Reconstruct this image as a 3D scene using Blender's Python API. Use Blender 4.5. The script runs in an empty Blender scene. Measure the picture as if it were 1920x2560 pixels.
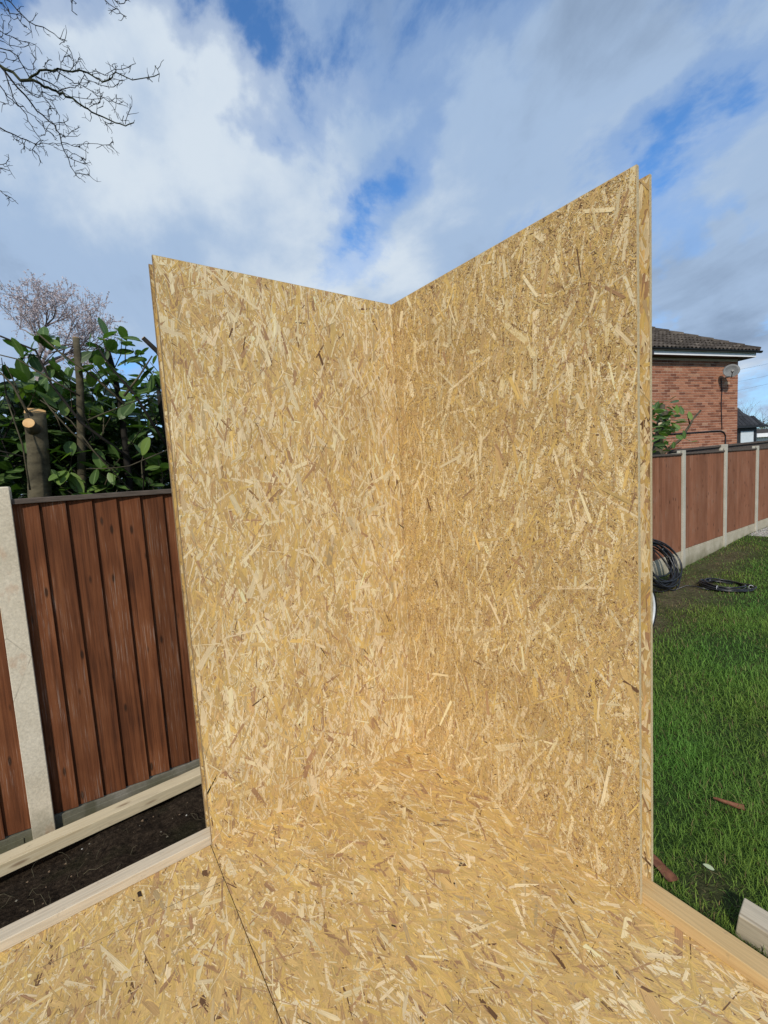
import bpy, math, random
import numpy as np
from mathutils import Vector, Matrix

random.seed(7)
S = bpy.context.scene
COL = S.collection
R = math.radians

# ------------------------------------------------------------------ camera
FPX = 1106.43                      # focal length in pixels of a 1920 px wide frame
CAM = np.array([-1.4846, -1.9255, 1.5698])
_yaw, _pit, _rol = .6143, -.0923, -.0586
cf = np.array([math.sin(_yaw)*math.cos(_pit), math.cos(_yaw)*math.cos(_pit), math.sin(_pit)])
_r = np.array([math.cos(_yaw), -math.sin(_yaw), 0.]); _u = np.cross(_r, cf)
cr = _r*math.cos(_rol)+_u*math.sin(_rol); cu = -_r*math.sin(_rol)+_u*math.cos(_rol)
cam = bpy.data.cameras.new('camera'); camo = bpy.data.objects.new('camera', cam); COL.objects.link(camo)
cam.sensor_fit = 'HORIZONTAL'; cam.sensor_width = 36; cam.lens = 36*FPX/1920
cam.clip_start = .05; cam.clip_end = 2000
camo.matrix_world = Matrix(((cr[0], cu[0], -cf[0], CAM[0]), (cr[1], cu[1], -cf[1], CAM[1]), (cr[2], cu[2], -cf[2], CAM[2]), (0, 0, 0, 1)))
S.camera = camo
S.render.resolution_x, S.render.resolution_y = 768, 1024

# ------------------------------------------------------------------ light
SUN_AZ, SUN_EL = 48., 35.          # azimuth the light travels towards (from +Y to +X), elevation
world = bpy.data.worlds.new('World'); S.world = world; world.use_nodes = True
wn, wl = world.node_tree.nodes, world.node_tree.links
bg = wn['Background']; bg.inputs['Strength'].default_value = .12
sky = wn.new('ShaderNodeTexSky'); sky.sky_type = 'NISHITA'; sky.sun_disc = False
sky.sun_elevation = R(SUN_EL); sky.sun_rotation = R(SUN_AZ+180); sky.altitude = 60; sky.ozone_density = 2.2; sky.dust_density = .6
def wnode(t, **k):
    n = wn.new(t)
    for a, b in k.items(): setattr(n, a, b)
    return n
def wm(op, a, b=None, c=None):
    n = wnode('ShaderNodeMath', operation=op)
    for i, q in enumerate((a, b, c)):
        if q is None: continue
        if isinstance(q, (int, float)): n.inputs[i].default_value = q
        else: wl.new(q, n.inputs[i])
    return n.outputs[0]
tc = wnode('ShaderNodeTexCoord'); sep = wnode('ShaderNodeSeparateXYZ'); wl.new(tc.outputs['Generated'], sep.inputs[0])
zz = wm('ADD', wm('MAXIMUM', sep.outputs[2], 0.0), .34)
cu_, cv_ = wm('DIVIDE', sep.outputs[0], zz), wm('DIVIDE', sep.outputs[1], zz)
WIND = R(14)
al = wm('ADD', wm('MULTIPLY', cu_, math.sin(WIND)), wm('MULTIPLY', cv_, math.cos(WIND)))
ac = wm('SUBTRACT', wm('MULTIPLY', cu_, math.cos(WIND)), wm('MULTIPLY', cv_, math.sin(WIND)))
def cloud_noise(sa, sc, ox, oy, scale, detail, rough, dist):
    cmb = wnode('ShaderNodeCombineXYZ')
    wl.new(wm('ADD', wm('MULTIPLY', al, sa), ox), cmb.inputs[0]); wl.new(wm('ADD', wm('MULTIPLY', ac, sc), oy), cmb.inputs[1])
    n = wnode('ShaderNodeTexNoise'); n.inputs['Scale'].default_value = scale; n.inputs['Detail'].default_value = detail
    n.inputs['Roughness'].default_value = rough; n.inputs['Distortion'].default_value = dist
    wl.new(cmb.outputs[0], n.inputs['Vector']); return n.outputs[0]
CLOUD_OFF = (9.4, 13.9)
n1 = cloud_noise(.75, 1.0, CLOUD_OFF[0], CLOUD_OFF[1], 2.3, 12, .62, .3)
n2 = cloud_noise(.8, 1.0, CLOUD_OFF[0]+8, CLOUD_OFF[1]+3, 1.9, 9, .58, .3)
# single gaps and banks in the cloud deck, each a soft patch of sky direction with a ragged rim
wrp = wnode('ShaderNodeTexNoise'); wrp.inputs['Scale'].default_value = 3.2; wrp.inputs['Detail'].default_value = 5; wl.new(tc.outputs['Generated'], wrp.inputs['Vector'])
wv = wnode('ShaderNodeVectorMath', operation='MULTIPLY_ADD'); wl.new(wrp.outputs['Color'], wv.inputs[0]); wv.inputs[1].default_value = (.5, .5, .5)
wsub = wnode('ShaderNodeVectorMath', operation='SUBTRACT'); wl.new(tc.outputs['Generated'], wsub.inputs[0]); wsub.inputs[1].default_value = (.25, .25, .25); wl.new(wsub.outputs[0], wv.inputs[2])
def patches(acc, L):
    for (x, y, r_, w_) in L:
        d = cf+cr*(x-960)/FPX+cu*(1280-y)/FPX; d = d/np.linalg.norm(d)
        v = wnode('ShaderNodeVectorMath', operation='DISTANCE'); wl.new(wv.outputs[0], v.inputs[0]); v.inputs[1].default_value = tuple(d)
        mr = wnode('ShaderNodeMapRange', interpolation_type='SMOOTHSTEP'); wl.new(v.outputs['Value'], mr.inputs['Value'])
        for k, q in (('From Min', r_), ('From Max', 0.), ('To Min', 0.), ('To Max', w_)): mr.inputs[k].default_value = q
        acc = wm('ADD', acc, mr.outputs[0])
    return acc
n1 = patches(n1, [(560, 70, .15, -.26), (330, 30, .18, -.12), (90, 70, .26, -.3), (960, 470, .14, -.2), (860, 540, .13, -.17), (1060, 330, .13, -.13), (1140, 120, .12, -.16), (1640, 330, .17, -.14), (1740, 230, .15, -.13), (1560, 420, .12, -.14),
                   (720, 260, .13, -.12), (1700, 560, .15, -.17), (1680, 830, .16, -.2), (310, 830, .15, -.2), (500, 230, .14, -.05), (300, 450, .45, .2), (1000, 620, .25, .15), (1350, 200, .4, .1), (620, 480, .3, .1), (1820, 740, .16, .3), (1750, 660, .12, .22), (1890, 620, .14, .2), (250, 600, .3, .2)])
n2 = patches(n2, [(520, 200, .2, .12), (330, 420, .42, .17), (560, 420, .3, .08), (1080, 590, .22, .16), (900, 700, .25, .18), (260, 640, .26, -.16), (420, 620, .2, -.1), (1810, 690, .13, -.04), (1890, 770, .12, -.08), (1850, 560, .2, .05), (1900, 860, .15, .15), (1400, 150, .5, -.06), (800, 200, .4, -.04), (100, 780, .3, .05)])
def ramp(fac, stops):
    r = wnode('ShaderNodeValToRGB'); wl.new(fac, r.inputs[0]); e = r.color_ramp
    e.interpolation = 'EASE'
    while len(e.elements) < len(stops): e.elements.new(.5)
    for el, (p, c) in zip(e.elements, stops): el.position = p; el.color = (*c, 1)
    return r.outputs[0]
mask = ramp(n1, [(.29, (.0, .0, .0)), (.42, (.6, .6, .6)), (.54, (1, 1, 1))])
ccol = ramp(n2, [(.25, (1.85, 2.55, 3.7)), (.5, (3.05, 4.1, 5.7)), (.76, (5.3, 6.0, 6.75))])
mx = wnode('ShaderNodeMix', data_type='RGBA')
wl.new(mask, mx.inputs['Factor'])
skg = wnode('ShaderNodeMix', data_type='RGBA', blend_type='MULTIPLY'); skg.inputs['Factor'].default_value = 1
wl.new(sky.outputs[0], skg.inputs['A']); skg.inputs['B'].default_value = (.76, 1.22, 1.62, 1)
wl.new(skg.outputs['Result'], mx.inputs['A']); wl.new(ccol, mx.inputs['B'])
wl.new(mx.outputs['Result'], bg.inputs['Color'])

sun = bpy.data.lights.new('sun', 'SUN'); sun.energy = 3.2; sun.angle = R(2.5); sun.color = (1, .94, .84)
suno = bpy.data.objects.new('sun', sun); COL.objects.link(suno)
sd = Vector((math.sin(R(SUN_AZ))*math.cos(R(SUN_EL)), math.cos(R(SUN_AZ))*math.cos(R(SUN_EL)), -math.sin(R(SUN_EL))))
suno.rotation_euler = sd.to_track_quat('-Z', 'Y').to_euler(); suno.location = (-8, -10, 12)
S.view_settings.view_transform = 'Standard'; S.view_settings.look = 'None'
S.view_settings.exposure = 0.06; S.view_settings.gamma = 1
S.view_settings.use_curve_mapping = False
S.render.engine = 'CYCLES'

# ------------------------------------------------------------------ helpers
def ray(px, py):
    d = cf+cr*(px-960)/FPX+cu*(1280-py)/FPX
    return d/np.linalg.norm(d)
def onY(px, py, Y): d = ray(px, py); return CAM+d*(Y-CAM[1])/d[1]
def onZ(px, py, Z): d = ray(px, py); return CAM+d*(Z-CAM[2])/d[2]
def onD(px, py, D): d = ray(px, py); return CAM+d*D/(d@cf)     # at camera depth D

def wloc(o):
    v = Vector((0, 0, 0))
    while o: v += o.location; o = o.parent
    return v
def tag(o, label=None, cat=None, group=None, kind=None):
    if label: o['label'] = label
    if cat: o['category'] = cat
    if group: o['group'] = group
    if kind: o['kind'] = kind
    return o
def empty(name, loc, label, cat, group=None, parent=None):
    o = bpy.data.objects.new(name, None); COL.objects.link(o); o.location = loc; o.empty_display_size = .1
    return tag(o, label, cat, group)

class MB:
    def __init__(s): s.v = []; s.f = []
    def hexa(s, p):               # 8 points: bottom 4 ccw, top 4 ccw
        b = len(s.v); s.v += [tuple(q) for q in p]
        for f in ((3, 2, 1, 0), (4, 5, 6, 7), (0, 1, 5, 4), (1, 2, 6, 5), (2, 3, 7, 6), (3, 0, 4, 7)): s.f.append(tuple(b+i for i in f))
        return s
    def box(s, x0, x1, y0, y1, z0, z1):
        return s.hexa([(x0, y0, z0), (x1, y0, z0), (x1, y1, z0), (x0, y1, z0), (x0, y0, z1), (x1, y0, z1), (x1, y1, z1), (x0, y1, z1)])
    def tube(s, pts, rad, n=6, caps=True):
        pts = [np.array(p, float) for p in pts]
        if not hasattr(rad, '__len__'): rad = [rad]*len(pts)
        b = len(s.v); up = None
        for i, p in enumerate(pts):
            t = pts[min(i+1, len(pts)-1)]-pts[max(i-1, 0)]; t = t/(np.linalg.norm(t)+1e-9)
            if up is None:
                a = np.array([0, 0, 1.]) if abs(t[2]) < .9 else np.array([1., 0, 0])
                up = np.cross(t, a)
            up = up-t*(up@t); up /= np.linalg.norm(up)+1e-9; w = np.cross(t, up)
            for k in range(n):
                an = 2*math.pi*k/n; s.v.append(tuple(p+rad[i]*(up*math.cos(an)+w*math.sin(an))))
        for i in range(len(pts)-1):
            for k in range(n):
                k2 = (k+1) % n; s.f.append((b+i*n+k, b+i*n+k2, b+(i+1)*n+k2, b+(i+1)*n+k))
        if caps:
            s.f.append(tuple(b+k for k in reversed(range(n)))); e = b+(len(pts)-1)*n; s.f.append(tuple(e+k for k in range(n)))
        return s
    def build(s, name, m, parent=None, smooth=False, base=None, bevel=0):
        me = bpy.data.meshes.new(name)
        off = wloc(parent) if parent else Vector(base or (0, 0, 0))
        me.from_pydata([(x-off.x, y-off.y, z-off.z) for x, y, z in s.v], [], s.f)
        if smooth: me.polygons.foreach_set('use_smooth', [True]*len(me.polygons))
        me.materials.append(m)
        o = bpy.data.objects.new(name, me); COL.objects.link(o)
        if parent: o.parent = parent
        else: o.location = off
        if bevel:
            b = o.modifiers.new('bevel', 'BEVEL'); b.width = bevel; b.segments = 2; b.limit_method = 'ANGLE'
        return o

def np_mesh(name, V, nper, m, parent=None, col=None, uv=None, base=None, smooth=False):
    """V (N,k,3): N separate polygons of k corners, or nper = list of index tuples per item"""
    N, k, _ = V.shape
    off = np.array(wloc(parent) if parent else (base or (0, 0, 0)))
    me = bpy.data.meshes.new(name)
    me.vertices.add(N*k); me.vertices.foreach_set('co', (V-off).reshape(-1).astype(np.float32))
    loops = np.concatenate([np.array(p) for p in nper]); lt = [len(p) for p in nper]
    L = (np.arange(N)[:, None]*k+loops[None]).reshape(-1)
    me.loops.add(len(L)); me.loops.foreach_set('vertex_index', L.astype(np.int32))
    T = np.tile(lt, N); st = np.concatenate([[0], np.cumsum(T)[:-1]])
    me.polygons.add(len(T)); me.polygons.foreach_set('loop_start', st.astype(np.int32)); me.polygons.foreach_set('loop_total', T.astype(np.int32))
    if smooth: me.polygons.foreach_set('use_smooth', np.ones(len(T), bool))
    if col is not None:           # (N,3) or (N,k,3)
        c = col if col.ndim == 3 else np.repeat(col[:, None, :], k, 1)
        c = np.concatenate([c, np.ones((N, k, 1))], 2)
        at = me.color_attributes.new('col', 'FLOAT_COLOR', 'POINT'); at.data.foreach_set('color', c.reshape(-1).astype(np.float32))
    if uv is not None:
        u = me.uv_layers.new(name='UVMap'); u.data.foreach_set('uv', uv.reshape(-1, 2)[L].reshape(-1).astype(np.float32))
    me.update(); me.validate()
    me.materials.append(m)
    o = bpy.data.objects.new(name, me); COL.objects.link(o)
    if parent: o.parent = parent
    else: o.location = Vector(off)
    return o

# ------------------------------------------------------------------ materials
class M:
    def __init__(s, name, rough=.7, spec=.3):
        s.m = bpy.data.materials.new(name); s.m.use_nodes = True
        s.n, s.l = s.m.node_tree.nodes, s.m.node_tree.links
        s.b = s.n['Principled BSDF']; s.b.inputs['Roughness'].default_value = rough; s.b.inputs['Specular IOR Level'].default_value = spec
        s.c = s.n.new('ShaderNodeTexCoord'); s.oi = None
    def node(s, t, **k):
        n = s.n.new(t)
        for a, b in k.items(): setattr(n, a, b)
        return n
    def put(s, sock, v):
        if isinstance(v, (int, float)): sock.default_value = v
        elif isinstance(v, tuple): sock.default_value = (*v, 1) if len(v) == 3 and sock.type == 'RGBA' else v
        else: s.l.new(v, sock)
    def coord(s, kind='Object', scale=(1, 1, 1), rnd=0.):
        mp = s.node('ShaderNodeMapping'); s.l.new(s.c.outputs[kind], mp.inputs[0]); mp.inputs['Scale'].default_value = scale
        if rnd:
            cmb = s.node('ShaderNodeCombineXYZ')
            for i in range(3): s.put(cmb.inputs[i], s.math('MULTIPLY', s.rand(), rnd*(i+1)))
            s.l.new(cmb.outputs[0], mp.inputs['Location'])
        return mp.outputs[0]
    def noise(s, vec, scale=5, detail=4, rough=.5, dist=0.):
        n = s.node('ShaderNodeTexNoise'); s.l.new(vec, n.inputs['Vector'])
        for k, v in (('Scale', scale), ('Detail', detail), ('Roughness', rough), ('Distortion', dist)): n.inputs[k].default_value = v
        return n.outputs[0]
    def vor(s, vec, scale=5, feature='F1', out='Distance', rand=1.):
        n = s.node('ShaderNodeTexVoronoi', feature=feature); s.l.new(vec, n.inputs['Vector']); n.inputs['Scale'].default_value = scale; n.inputs['Randomness'].default_value = rand
        return n.outputs[out]
    def math(s, op, a, b=0., c=None):
        n = s.node('ShaderNodeMath', operation=op); s.put(n.inputs[0], a); s.put(n.inputs[1], b)
        if c is not None: s.put(n.inputs[2], c)
        return n.outputs[0]
    def ramp(s, fac, stops, interp='LINEAR'):
        r = s.node('ShaderNodeValToRGB'); s.l.new(fac, r.inputs[0]); e = r.color_ramp; e.interpolation = interp
        while len(e.elements) < len(stops): e.elements.new(.5)
        for el, (p, c) in zip(e.elements, stops):
            el.position = p; el.color = (*c, 1) if isinstance(c, tuple) else (c, c, c, 1)
        return r.outputs[0]
    def mix(s, fac, a, b, mode='MIX'):
        n = s.node('ShaderNodeMix', data_type='RGBA', blend_type=mode); s.put(n.inputs['Factor'], fac); s.put(n.inputs['A'], a); s.put(n.inputs['B'], b)
        return n.outputs['Result']
    def rand(s):
        if not s.oi: s.oi = s.node('ShaderNodeObjectInfo')
        return s.oi.outputs['Random']
    def attr(s, name='col'):
        n = s.node('ShaderNodeAttribute'); n.attribute_name = name; return n.outputs['Color']
    def bump(s, h, strength=.3, dist=.01):
        n = s.node('ShaderNodeBump'); n.inputs['Strength'].default_value = strength; n.inputs['Distance'].default_value = dist
        s.put(n.inputs['Height'], h); s.l.new(n.outputs[0], s.b.inputs['Normal'])
    def color(s, c): s.put(s.b.inputs['Base Color'], c); return s

def m_strand():
    m = M('strand_wood', .68, .2)
    v = m.coord('UV', (14, 420, 1)); st = m.noise(v, 1, 3, .6)
    v2 = m.coord('Object', (1, 1, 1)); big = m.noise(v2, 2.4, 4, .6)
    c = m.mix(1., m.attr(), m.ramp(st, [(.25, .66), (.75, 1.18)]), 'MULTIPLY')
    c = m.mix(1., c, m.ramp(big, [(.34, (.88, .845, .79)), (.52, (1., .985, .95)), (.68, (1.05, 1.045, 1.02))]), 'MULTIPLY')
    m.color(c); m.bump(st, .25, .0015); return m.m
def m_board(name='strand_board'):
    m = M(name, .7, .2)
    a = m.vor(m.coord('Object', (90, 90, 14)), 1, 'F1', 'Color'); b = m.vor(m.coord('Object', (220, 160, 30)), 1, 'F1', 'Color')
    bw = m.node('ShaderNodeRGBToBW'); m.l.new(a, bw.inputs[0]); bw2 = m.node('ShaderNodeRGBToBW'); m.l.new(b, bw2.inputs[0])
    f = m.math('ADD', m.math('MULTIPLY', bw.outputs[0], .55), m.math('MULTIPLY', bw2.outputs[0], .45))
    c = m.ramp(f, [(.2, (.17, .09, .04)), (.4, (.40, .25, .1)), (.6, (.55, .37, .16)), (.85, (.68, .52, .29))])
    m.color(c); m.bump(f, .4, .002); return m.m
def m_board_edge():
    m = M('board_cut_edge', .85, .1)
    n = m.noise(m.coord('Object', (1, 1, 1)), 160, 4, .7)
    m.color(m.ramp(n, [(.3, (.42, .32, .17)), (.7, (.62, .51, .33))])); m.bump(n, .6, .003); return m.m
def m_timber(name, axis, lo, hi, tint, bump=.12):
    m = M(name, .6, .25)
    sc = {'x': (1.1, 26, 26), 'y': (26, 1.1, 26), 'z': (26, 26, 1.1)}[axis]
    v = m.coord('Object', sc); g = m.noise(v, 1.4, 5, .55, .6)
    w = m.noise(m.coord('Object', tuple(.25*q for q in sc)), 1.2, 2, .5, .8)
    c = m.ramp(m.math('ADD', m.math('MULTIPLY', g, .6), m.math('MULTIPLY', w, .4)), [(.36, lo), (.46, hi), (.52, tuple(.82*q for q in hi)), (.56, hi), (.66, tint)])
    ks = {'x': (3.2, 13, 13), 'y': (13, 3.2, 13), 'z': (13, 13, 3.2)}[axis]
    k = m.vor(m.coord('Object', ks), 1.)
    kn = m.ramp(k, [(.07, 1.), (.17, 0.)])
    c = m.mix(m.math('MULTIPLY', kn, .65), c, (.16, .08, .04))
    sp = m.noise(m.coord('Object', (1, 1, 1)), 22, 3, .7)
    c = m.mix(m.ramp(sp, [(.64, 0.), (.74, .35)]), c, (.2, .15, .1))
    m.color(c); m.bump(g, bump, .004); return m.m
def m_fence(name, lo, mid, hi, var=.5):
    m = M(name, .75, .18)
    v = m.coord('Object', (55, 55, 1.6), 7.); g = m.noise(v, 1, 6, .6, .4)
    fine = m.noise(m.coord('Object', (190, 190, 5), 5.), 1, 4, .65)
    blot = m.noise(m.coord('Object', (4, 4, 2.2), 3.), 1, 3)
    f = m.math('ADD', m.math('MULTIPLY', g, .5), m.math('ADD', m.math('MULTIPLY', blot, .35), m.math('MULTIPLY', fine, .15)))
    c = m.ramp(f, [(.34, lo), (.5, mid), (.66, hi)])
    k = m.vor(m.coord('Object', (14, 14, 4.2), 4.), 1.)
    c = m.mix(m.ramp(k, [(.085, .85), (.16, 0.)]), c, (.02, .01, .005))
    wea = m.math('MULTIPLY', m.ramp(fine, [(.55, 0.), (.66, 1.)]), m.ramp(blot, [(.46, 0.), (.62, .7)]))
    c = m.mix(wea, c, (.26, .2, .16))
    t = m.node('ShaderNodeHueSaturation'); m.put(t.inputs['Value'], m.math('ADD', m.math('MULTIPLY', m.rand(), var), 1-var/2)); m.put(t.inputs['Color'], c)
    m.color(t.outputs[0]); m.bump(m.math('ADD', g, fine), .35, .004); return m.m
def m_concrete(name, lo, hi, stain=None, moss=True):
    m = M(name, .9, .15)
    v = m.coord('Object'); n = m.noise(v, 4, 5, .6); f = m.noise(v, 70, 4, .7)
    c = m.ramp(n, [(.3, lo), (.7, hi)])
    c = m.mix(1., c, m.ramp(f, [(.3, .78), (.7, 1.1)]), 'MULTIPLY')
    crk = m.vor(m.coord('Object', (2.6, 2.6, 1.6)), 1, 'DISTANCE_TO_EDGE')
    c = m.mix(m.math('MULTIPLY', m.ramp(crk, [(.0, 1.), (.008, 0.)]), m.ramp(n, [(.48, 0.), (.56, .45)])), c, (.12, .1, .07))
    if stain:
        st = m.noise(m.coord('Object', (3, 3, 1.4)), 2.3, 3, .55)
        c = m.mix(m.ramp(st, [(.6, 0.), (.7, .65)]), c, stain)
    if moss:
        g = m.node('ShaderNodeSeparateXYZ'); m.l.new(m.c.outputs['Object'], g.inputs[0])
        h = m.math('ADD', g.outputs[2], m.math('MULTIPLY', n, .35))
        c = m.mix(m.ramp(h, [(.12, .8), (.36, 0.)]), c, (.1, .1, .045))
    m.color(c); m.bump(m.math('ADD', m.math('MULTIPLY', f, .6), n), .4, .006); return m.m
def m_attr(name, rough=.7, spec=.2, trans=0.):
    m = M(name, rough, spec); m.color(m.attr())
    if trans:
        t = m.node('ShaderNodeBsdfTranslucent'); m.l.new(m.attr(), t.inputs[0])
        x = m.node('ShaderNodeMixShader'); x.inputs[0].default_value = trans
        m.l.new(m.b.outputs[0], x.inputs[1]); m.l.new(t.outputs[0], x.inputs[2]); m.l.new(x.outputs[0], m.n['Material Output'].inputs[0])
    return m.m
def m_noise(name, lo, hi, scale=8, rough=.8, spec=.2, bump=.3, dist=.01, stretch=(1, 1, 1), rnd=0.):
    m = M(name, rough, spec); n = m.noise(m.coord('Object', stretch, rnd), scale, 5, .6)
    m.color(m.ramp(n, [(.3, lo), (.7, hi)]))
    if bump: m.bump(n, bump, dist)
    return m.m
def m_leaf():
    m = M('laurel_leaf', .45, .4)
    u = m.node('ShaderNodeSeparateXYZ'); m.l.new(m.c.outputs['UV'], u.inputs[0])
    mid = m.ramp(m.math('ABSOLUTE', u.outputs[1]), [(.03, 1.), (.09, 0.)])
    base = m.ramp(m.rand(), [(0., (.036, .068, .015)), (.4, (.06, .11, .025)), (.75, (.095, .165, .036)), (1., (.17, .24, .05))])
    isl = m.node('ShaderNodeNewGeometry').outputs['Random Per Island']
    base = m.mix(1., base, m.ramp(isl, [(0., .65), (1., 1.3)]), 'MULTIPLY')
    c = m.mix(m.math('MULTIPLY', mid, .55), base, (.2, .28, .1)); m.color(c)
    t = m.node('ShaderNodeBsdfTranslucent'); m.l.new(m.mix(1., base, (1.6, 2., .8), 'MULTIPLY'), t.inputs[0])
    x = m.node('ShaderNodeMixShader'); x.inputs[0].default_value = .25
    m.l.new(m.b.outputs[0], x.inputs[1]); m.l.new(t.outputs[0], x.inputs[2]); m.l.new(x.outputs[0], m.n['Material Output'].inputs[0])
    return m.m
def m_brick():
    m = M('house_brick', .85, .15)
    isl = m.node('ShaderNodeNewGeometry').outputs['Random Per Island']
    r = m.math('FRACT', m.math('ADD', m.rand(), isl))
    c = m.ramp(r, [(0., (.17, .065, .04)), (.2, (.26, .105, .06)), (.55, (.34, .145, .085)), (.9, (.4, .18, .105)), (.97, (.36, .17, .1)), (1., (.46, .3, .2))])
    n = m.noise(m.coord('Object'), 40, 4, .6)
    m.color(m.mix(1., c, m.ramp(n, [(.3, .75), (.7, 1.15)]), 'MULTIPLY')); m.bump(n, .4, .004); return m.m
def m_tile(name, lo, hi, lich):
    m = M(name, .85, .15)
    isl = m.node('ShaderNodeNewGeometry').outputs['Random Per Island']
    n = m.noise(m.coord('Object', rnd=9.), 7, 5, .65); f = m.noise(m.coord('Object', rnd=5.), 30, 3, .6)
    c = m.ramp(n, [(.3, lo), (.6, hi), (.75, lich)])
    c = m.mix(1., c, m.ramp(m.math('FRACT', m.math('ADD', isl, m.rand())), [(0., .7), (1., 1.35)]), 'MULTIPLY')
    c = m.mix(1., c, m.ramp(f, [(.3, .7), (.7, 1.2)]), 'MULTIPLY')
    m.color(c); m.bump(f, .5, .01); return m.m

MAT = dict(
    strand=m_strand(), board=m_board(), edge=m_board_edge(),
    edge_brown=m_noise('board_brown_edge', (.2, .13, .065), (.36, .26, .15), 90, .85, .1, .6, .003),  # brown edge, colour darkened further to offset direct sun on left-facing ends
    core=m_noise('foam_core', (.62, .58, .46), (.74, .7, .58), 60, .9, .1),
    plate_r=m_timber('pine_yellow', 'y', (.38, .22, .085), (.6, .4, .18), (.48, .28, .105)),
    plate_l=m_timber('pine_whitened', 'x', (.46, .36, .24), (.64, .53, .38), (.57, .42, .25)),
    batten=m_timber('pine_pale', 'x', (.52, .42, .26), (.67, .565, .375), (.6, .48, .3), .06),
    offcut=m_timber('timber_rough', 'y', (.36, .29, .2), (.54, .46, .34), (.44, .34, .25), .3),
    bearer=m_timber('bearer_wood', 'x', (.3, .2, .1), (.42, .3, .16), (.36, .25, .12)),
    fence=m_fence('fence_brown', (.036, .012, .005), (.125, .042, .016), (.215, .082, .033)),
    fence_r=m_fence('fence_red_brown', (.17, .066, .034), (.24, .098, .052), (.29, .128, .07), .25),
    cap=m_noise('weathered_cap', (.07, .055, .045), (.14, .11, .09), 12, .85, .15, .3, .005, (1, 8, 8)),
    post=m_concrete('post_concrete', (.58, .5, .37), (.75, .66, .51), (.45, .2, .09)),
    post_r=m_concrete('post_concrete_pale', (.44, .41, .33), (.56, .52, .43), None),
    gravel_board=m_concrete('gravel_board_concrete', (.13, .12, .1), (.26, .24, .2), (.06, .055, .04)),
    gravel_board_r=m_concrete('gravel_board_pale', (.4, .35, .25), (.52, .46, .35), (.28, .24, .16)),
    leaf=m_leaf(), brick=m_brick(),
    mortar=m_noise('mortar', (.6, .45, .35), (.72, .57, .46), 20, .95, .05),
    tile=m_tile('roof_tile', (.04, .032, .027), (.1, .082, .066), (.24, .2, .15)),
    tile_dark=m_tile('slate_tile', (.022, .023, .027), (.04, .042, .048), (.05, .05, .055)),
    white=m_noise('white_paint', (.74, .74, .74), (.82, .82, .82), 3, .4, .4, 0),
    black=m_noise('black_plastic', (.008, .008, .009), (.018, .018, .02), 12, .35, .5, .1, .002),
    frame=m_noise('dark_frame', (.012, .013, .015), (.02, .021, .024), 12, .4, .5, 0),
    panel_pale=m_noise('frosted_panel', (.5, .56, .6), (.6, .66, .7), 4, .25, .5, 0),
    dish=m_noise('dish_grey', (.13, .13, .127), (.2, .2, .195), 9, .55, .3, 0),
    bark=m_noise('laurel_bark', (.03, .025, .015), (.12, .1, .06), 11, .85, .2, .8, .01, (1, 1, 1.8)),
    bark_dark=m_noise('twig_bark', (.008, .007, .006), (.026, .022, .017), 14, .85, .2, .3, .004),
    moss_bark=m_noise('mossy_limb', (.016, .015, .008), (.05, .055, .022), 10, .9, .15, .4, .006),
    cut=m_noise('fresh_cut_wood', (.55, .3, .11), (.72, .47, .22), 18, .7, .2, .1),
    cut_pale=m_noise('pale_cut_wood', (.6, .46, .3), (.75, .62, .44), 18, .7, .2, .1),
    bark_red=m_noise('bark_strip', (.09, .035, .02), (.26, .11, .06), 26, .8, .2, .6, .004),
    grass=m_attr('grass_blade', .6, .2, .3), attr=m_attr('varied', .85, .15),
    blossom=m_attr('blossom', .8, .1, .3), foliage=m_attr('bush_leaf', .6, .2, .3),
    silver=m_noise('silver_rim', (.6, .61, .62), (.7, .71, .72), 8, .3, .6, 0),
    wire=m_noise('wire', (.2, .21, .23), (.28, .29, .31), 5, .6, .3, 0),
)

# ------------------------------------------------------------------ ground
rng = np.random.default_rng(11)
def gz(x, y):
    t = np.clip((np.asarray(x, float)-6.5)/4.5, 0, 1); t = t*t*(3-2*t)
    l = np.clip((-np.asarray(x, float)-.2)/.6, 0, 1)
    return -.385+.16*t-.12*l
xs = np.unique(np.concatenate([np.linspace(-300, -6, 12), np.linspace(-6, 14, 161), np.linspace(14, 300, 12)]))
ys = np.unique(np.concatenate([np.linspace(-300, -4, 12), np.linspace(-4, 3, 71), np.linspace(3, 400, 14)]))
X, Y = np.meshgrid(xs, ys); Zg = gz(X, Y)
mb = MB(); mb.v = [tuple(q) for q in np.stack([X, Y, Zg], -1).reshape(-1, 3)]
nx = len(xs)
mb.f = [(j*nx+i, j*nx+i+1, (j+1)*nx+i+1, (j+1)*nx+i) for j in range(len(ys)-1) for i in range(nx-1)]
def m_ground():
    m = M('lawn_earth', .95, .05); v = m.coord('Object')
    n = m.noise(v, 1.2, 5, .6); f = m.noise(v, 30, 4, .7)
    c = m.ramp(n, [(.35, (.03, .055, .014)), (.6, (.04, .065, .018)), (.72, (.075, .06, .03))])
    c = m.mix(m.attr(), c, m.ramp(n, [(.4, (.09, .062, .04)), (.55, (.13, .1, .06)), (.65, (.07, .07, .03))])); c = m.mix(1., c, m.ramp(f, [(.3, .45), (.7, 1.4)]), 'MULTIPLY'); m.color(c); m.bump(f, .8, .03); return m.m


def bare(x, y):      # how bare the lawn is near the fence and the coils
    a = np.exp(-(((x-5.1)/1.5)**2+((y-.75)/.55)**2)*1.2)*1.0
    b = np.exp(-(((x-8.0)/1.6)**2+((y-.95)/.35)**2))*.75
    c = np.exp(-(((x-.68)/.1)**2+((y+1.24)/.08)**2))*.8
    d = np.exp(-(((x-3.6)/.55)**2+((y-.5)/.35)**2))*.8
    return np.clip(a+b+c+d, 0, .84)

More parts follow.
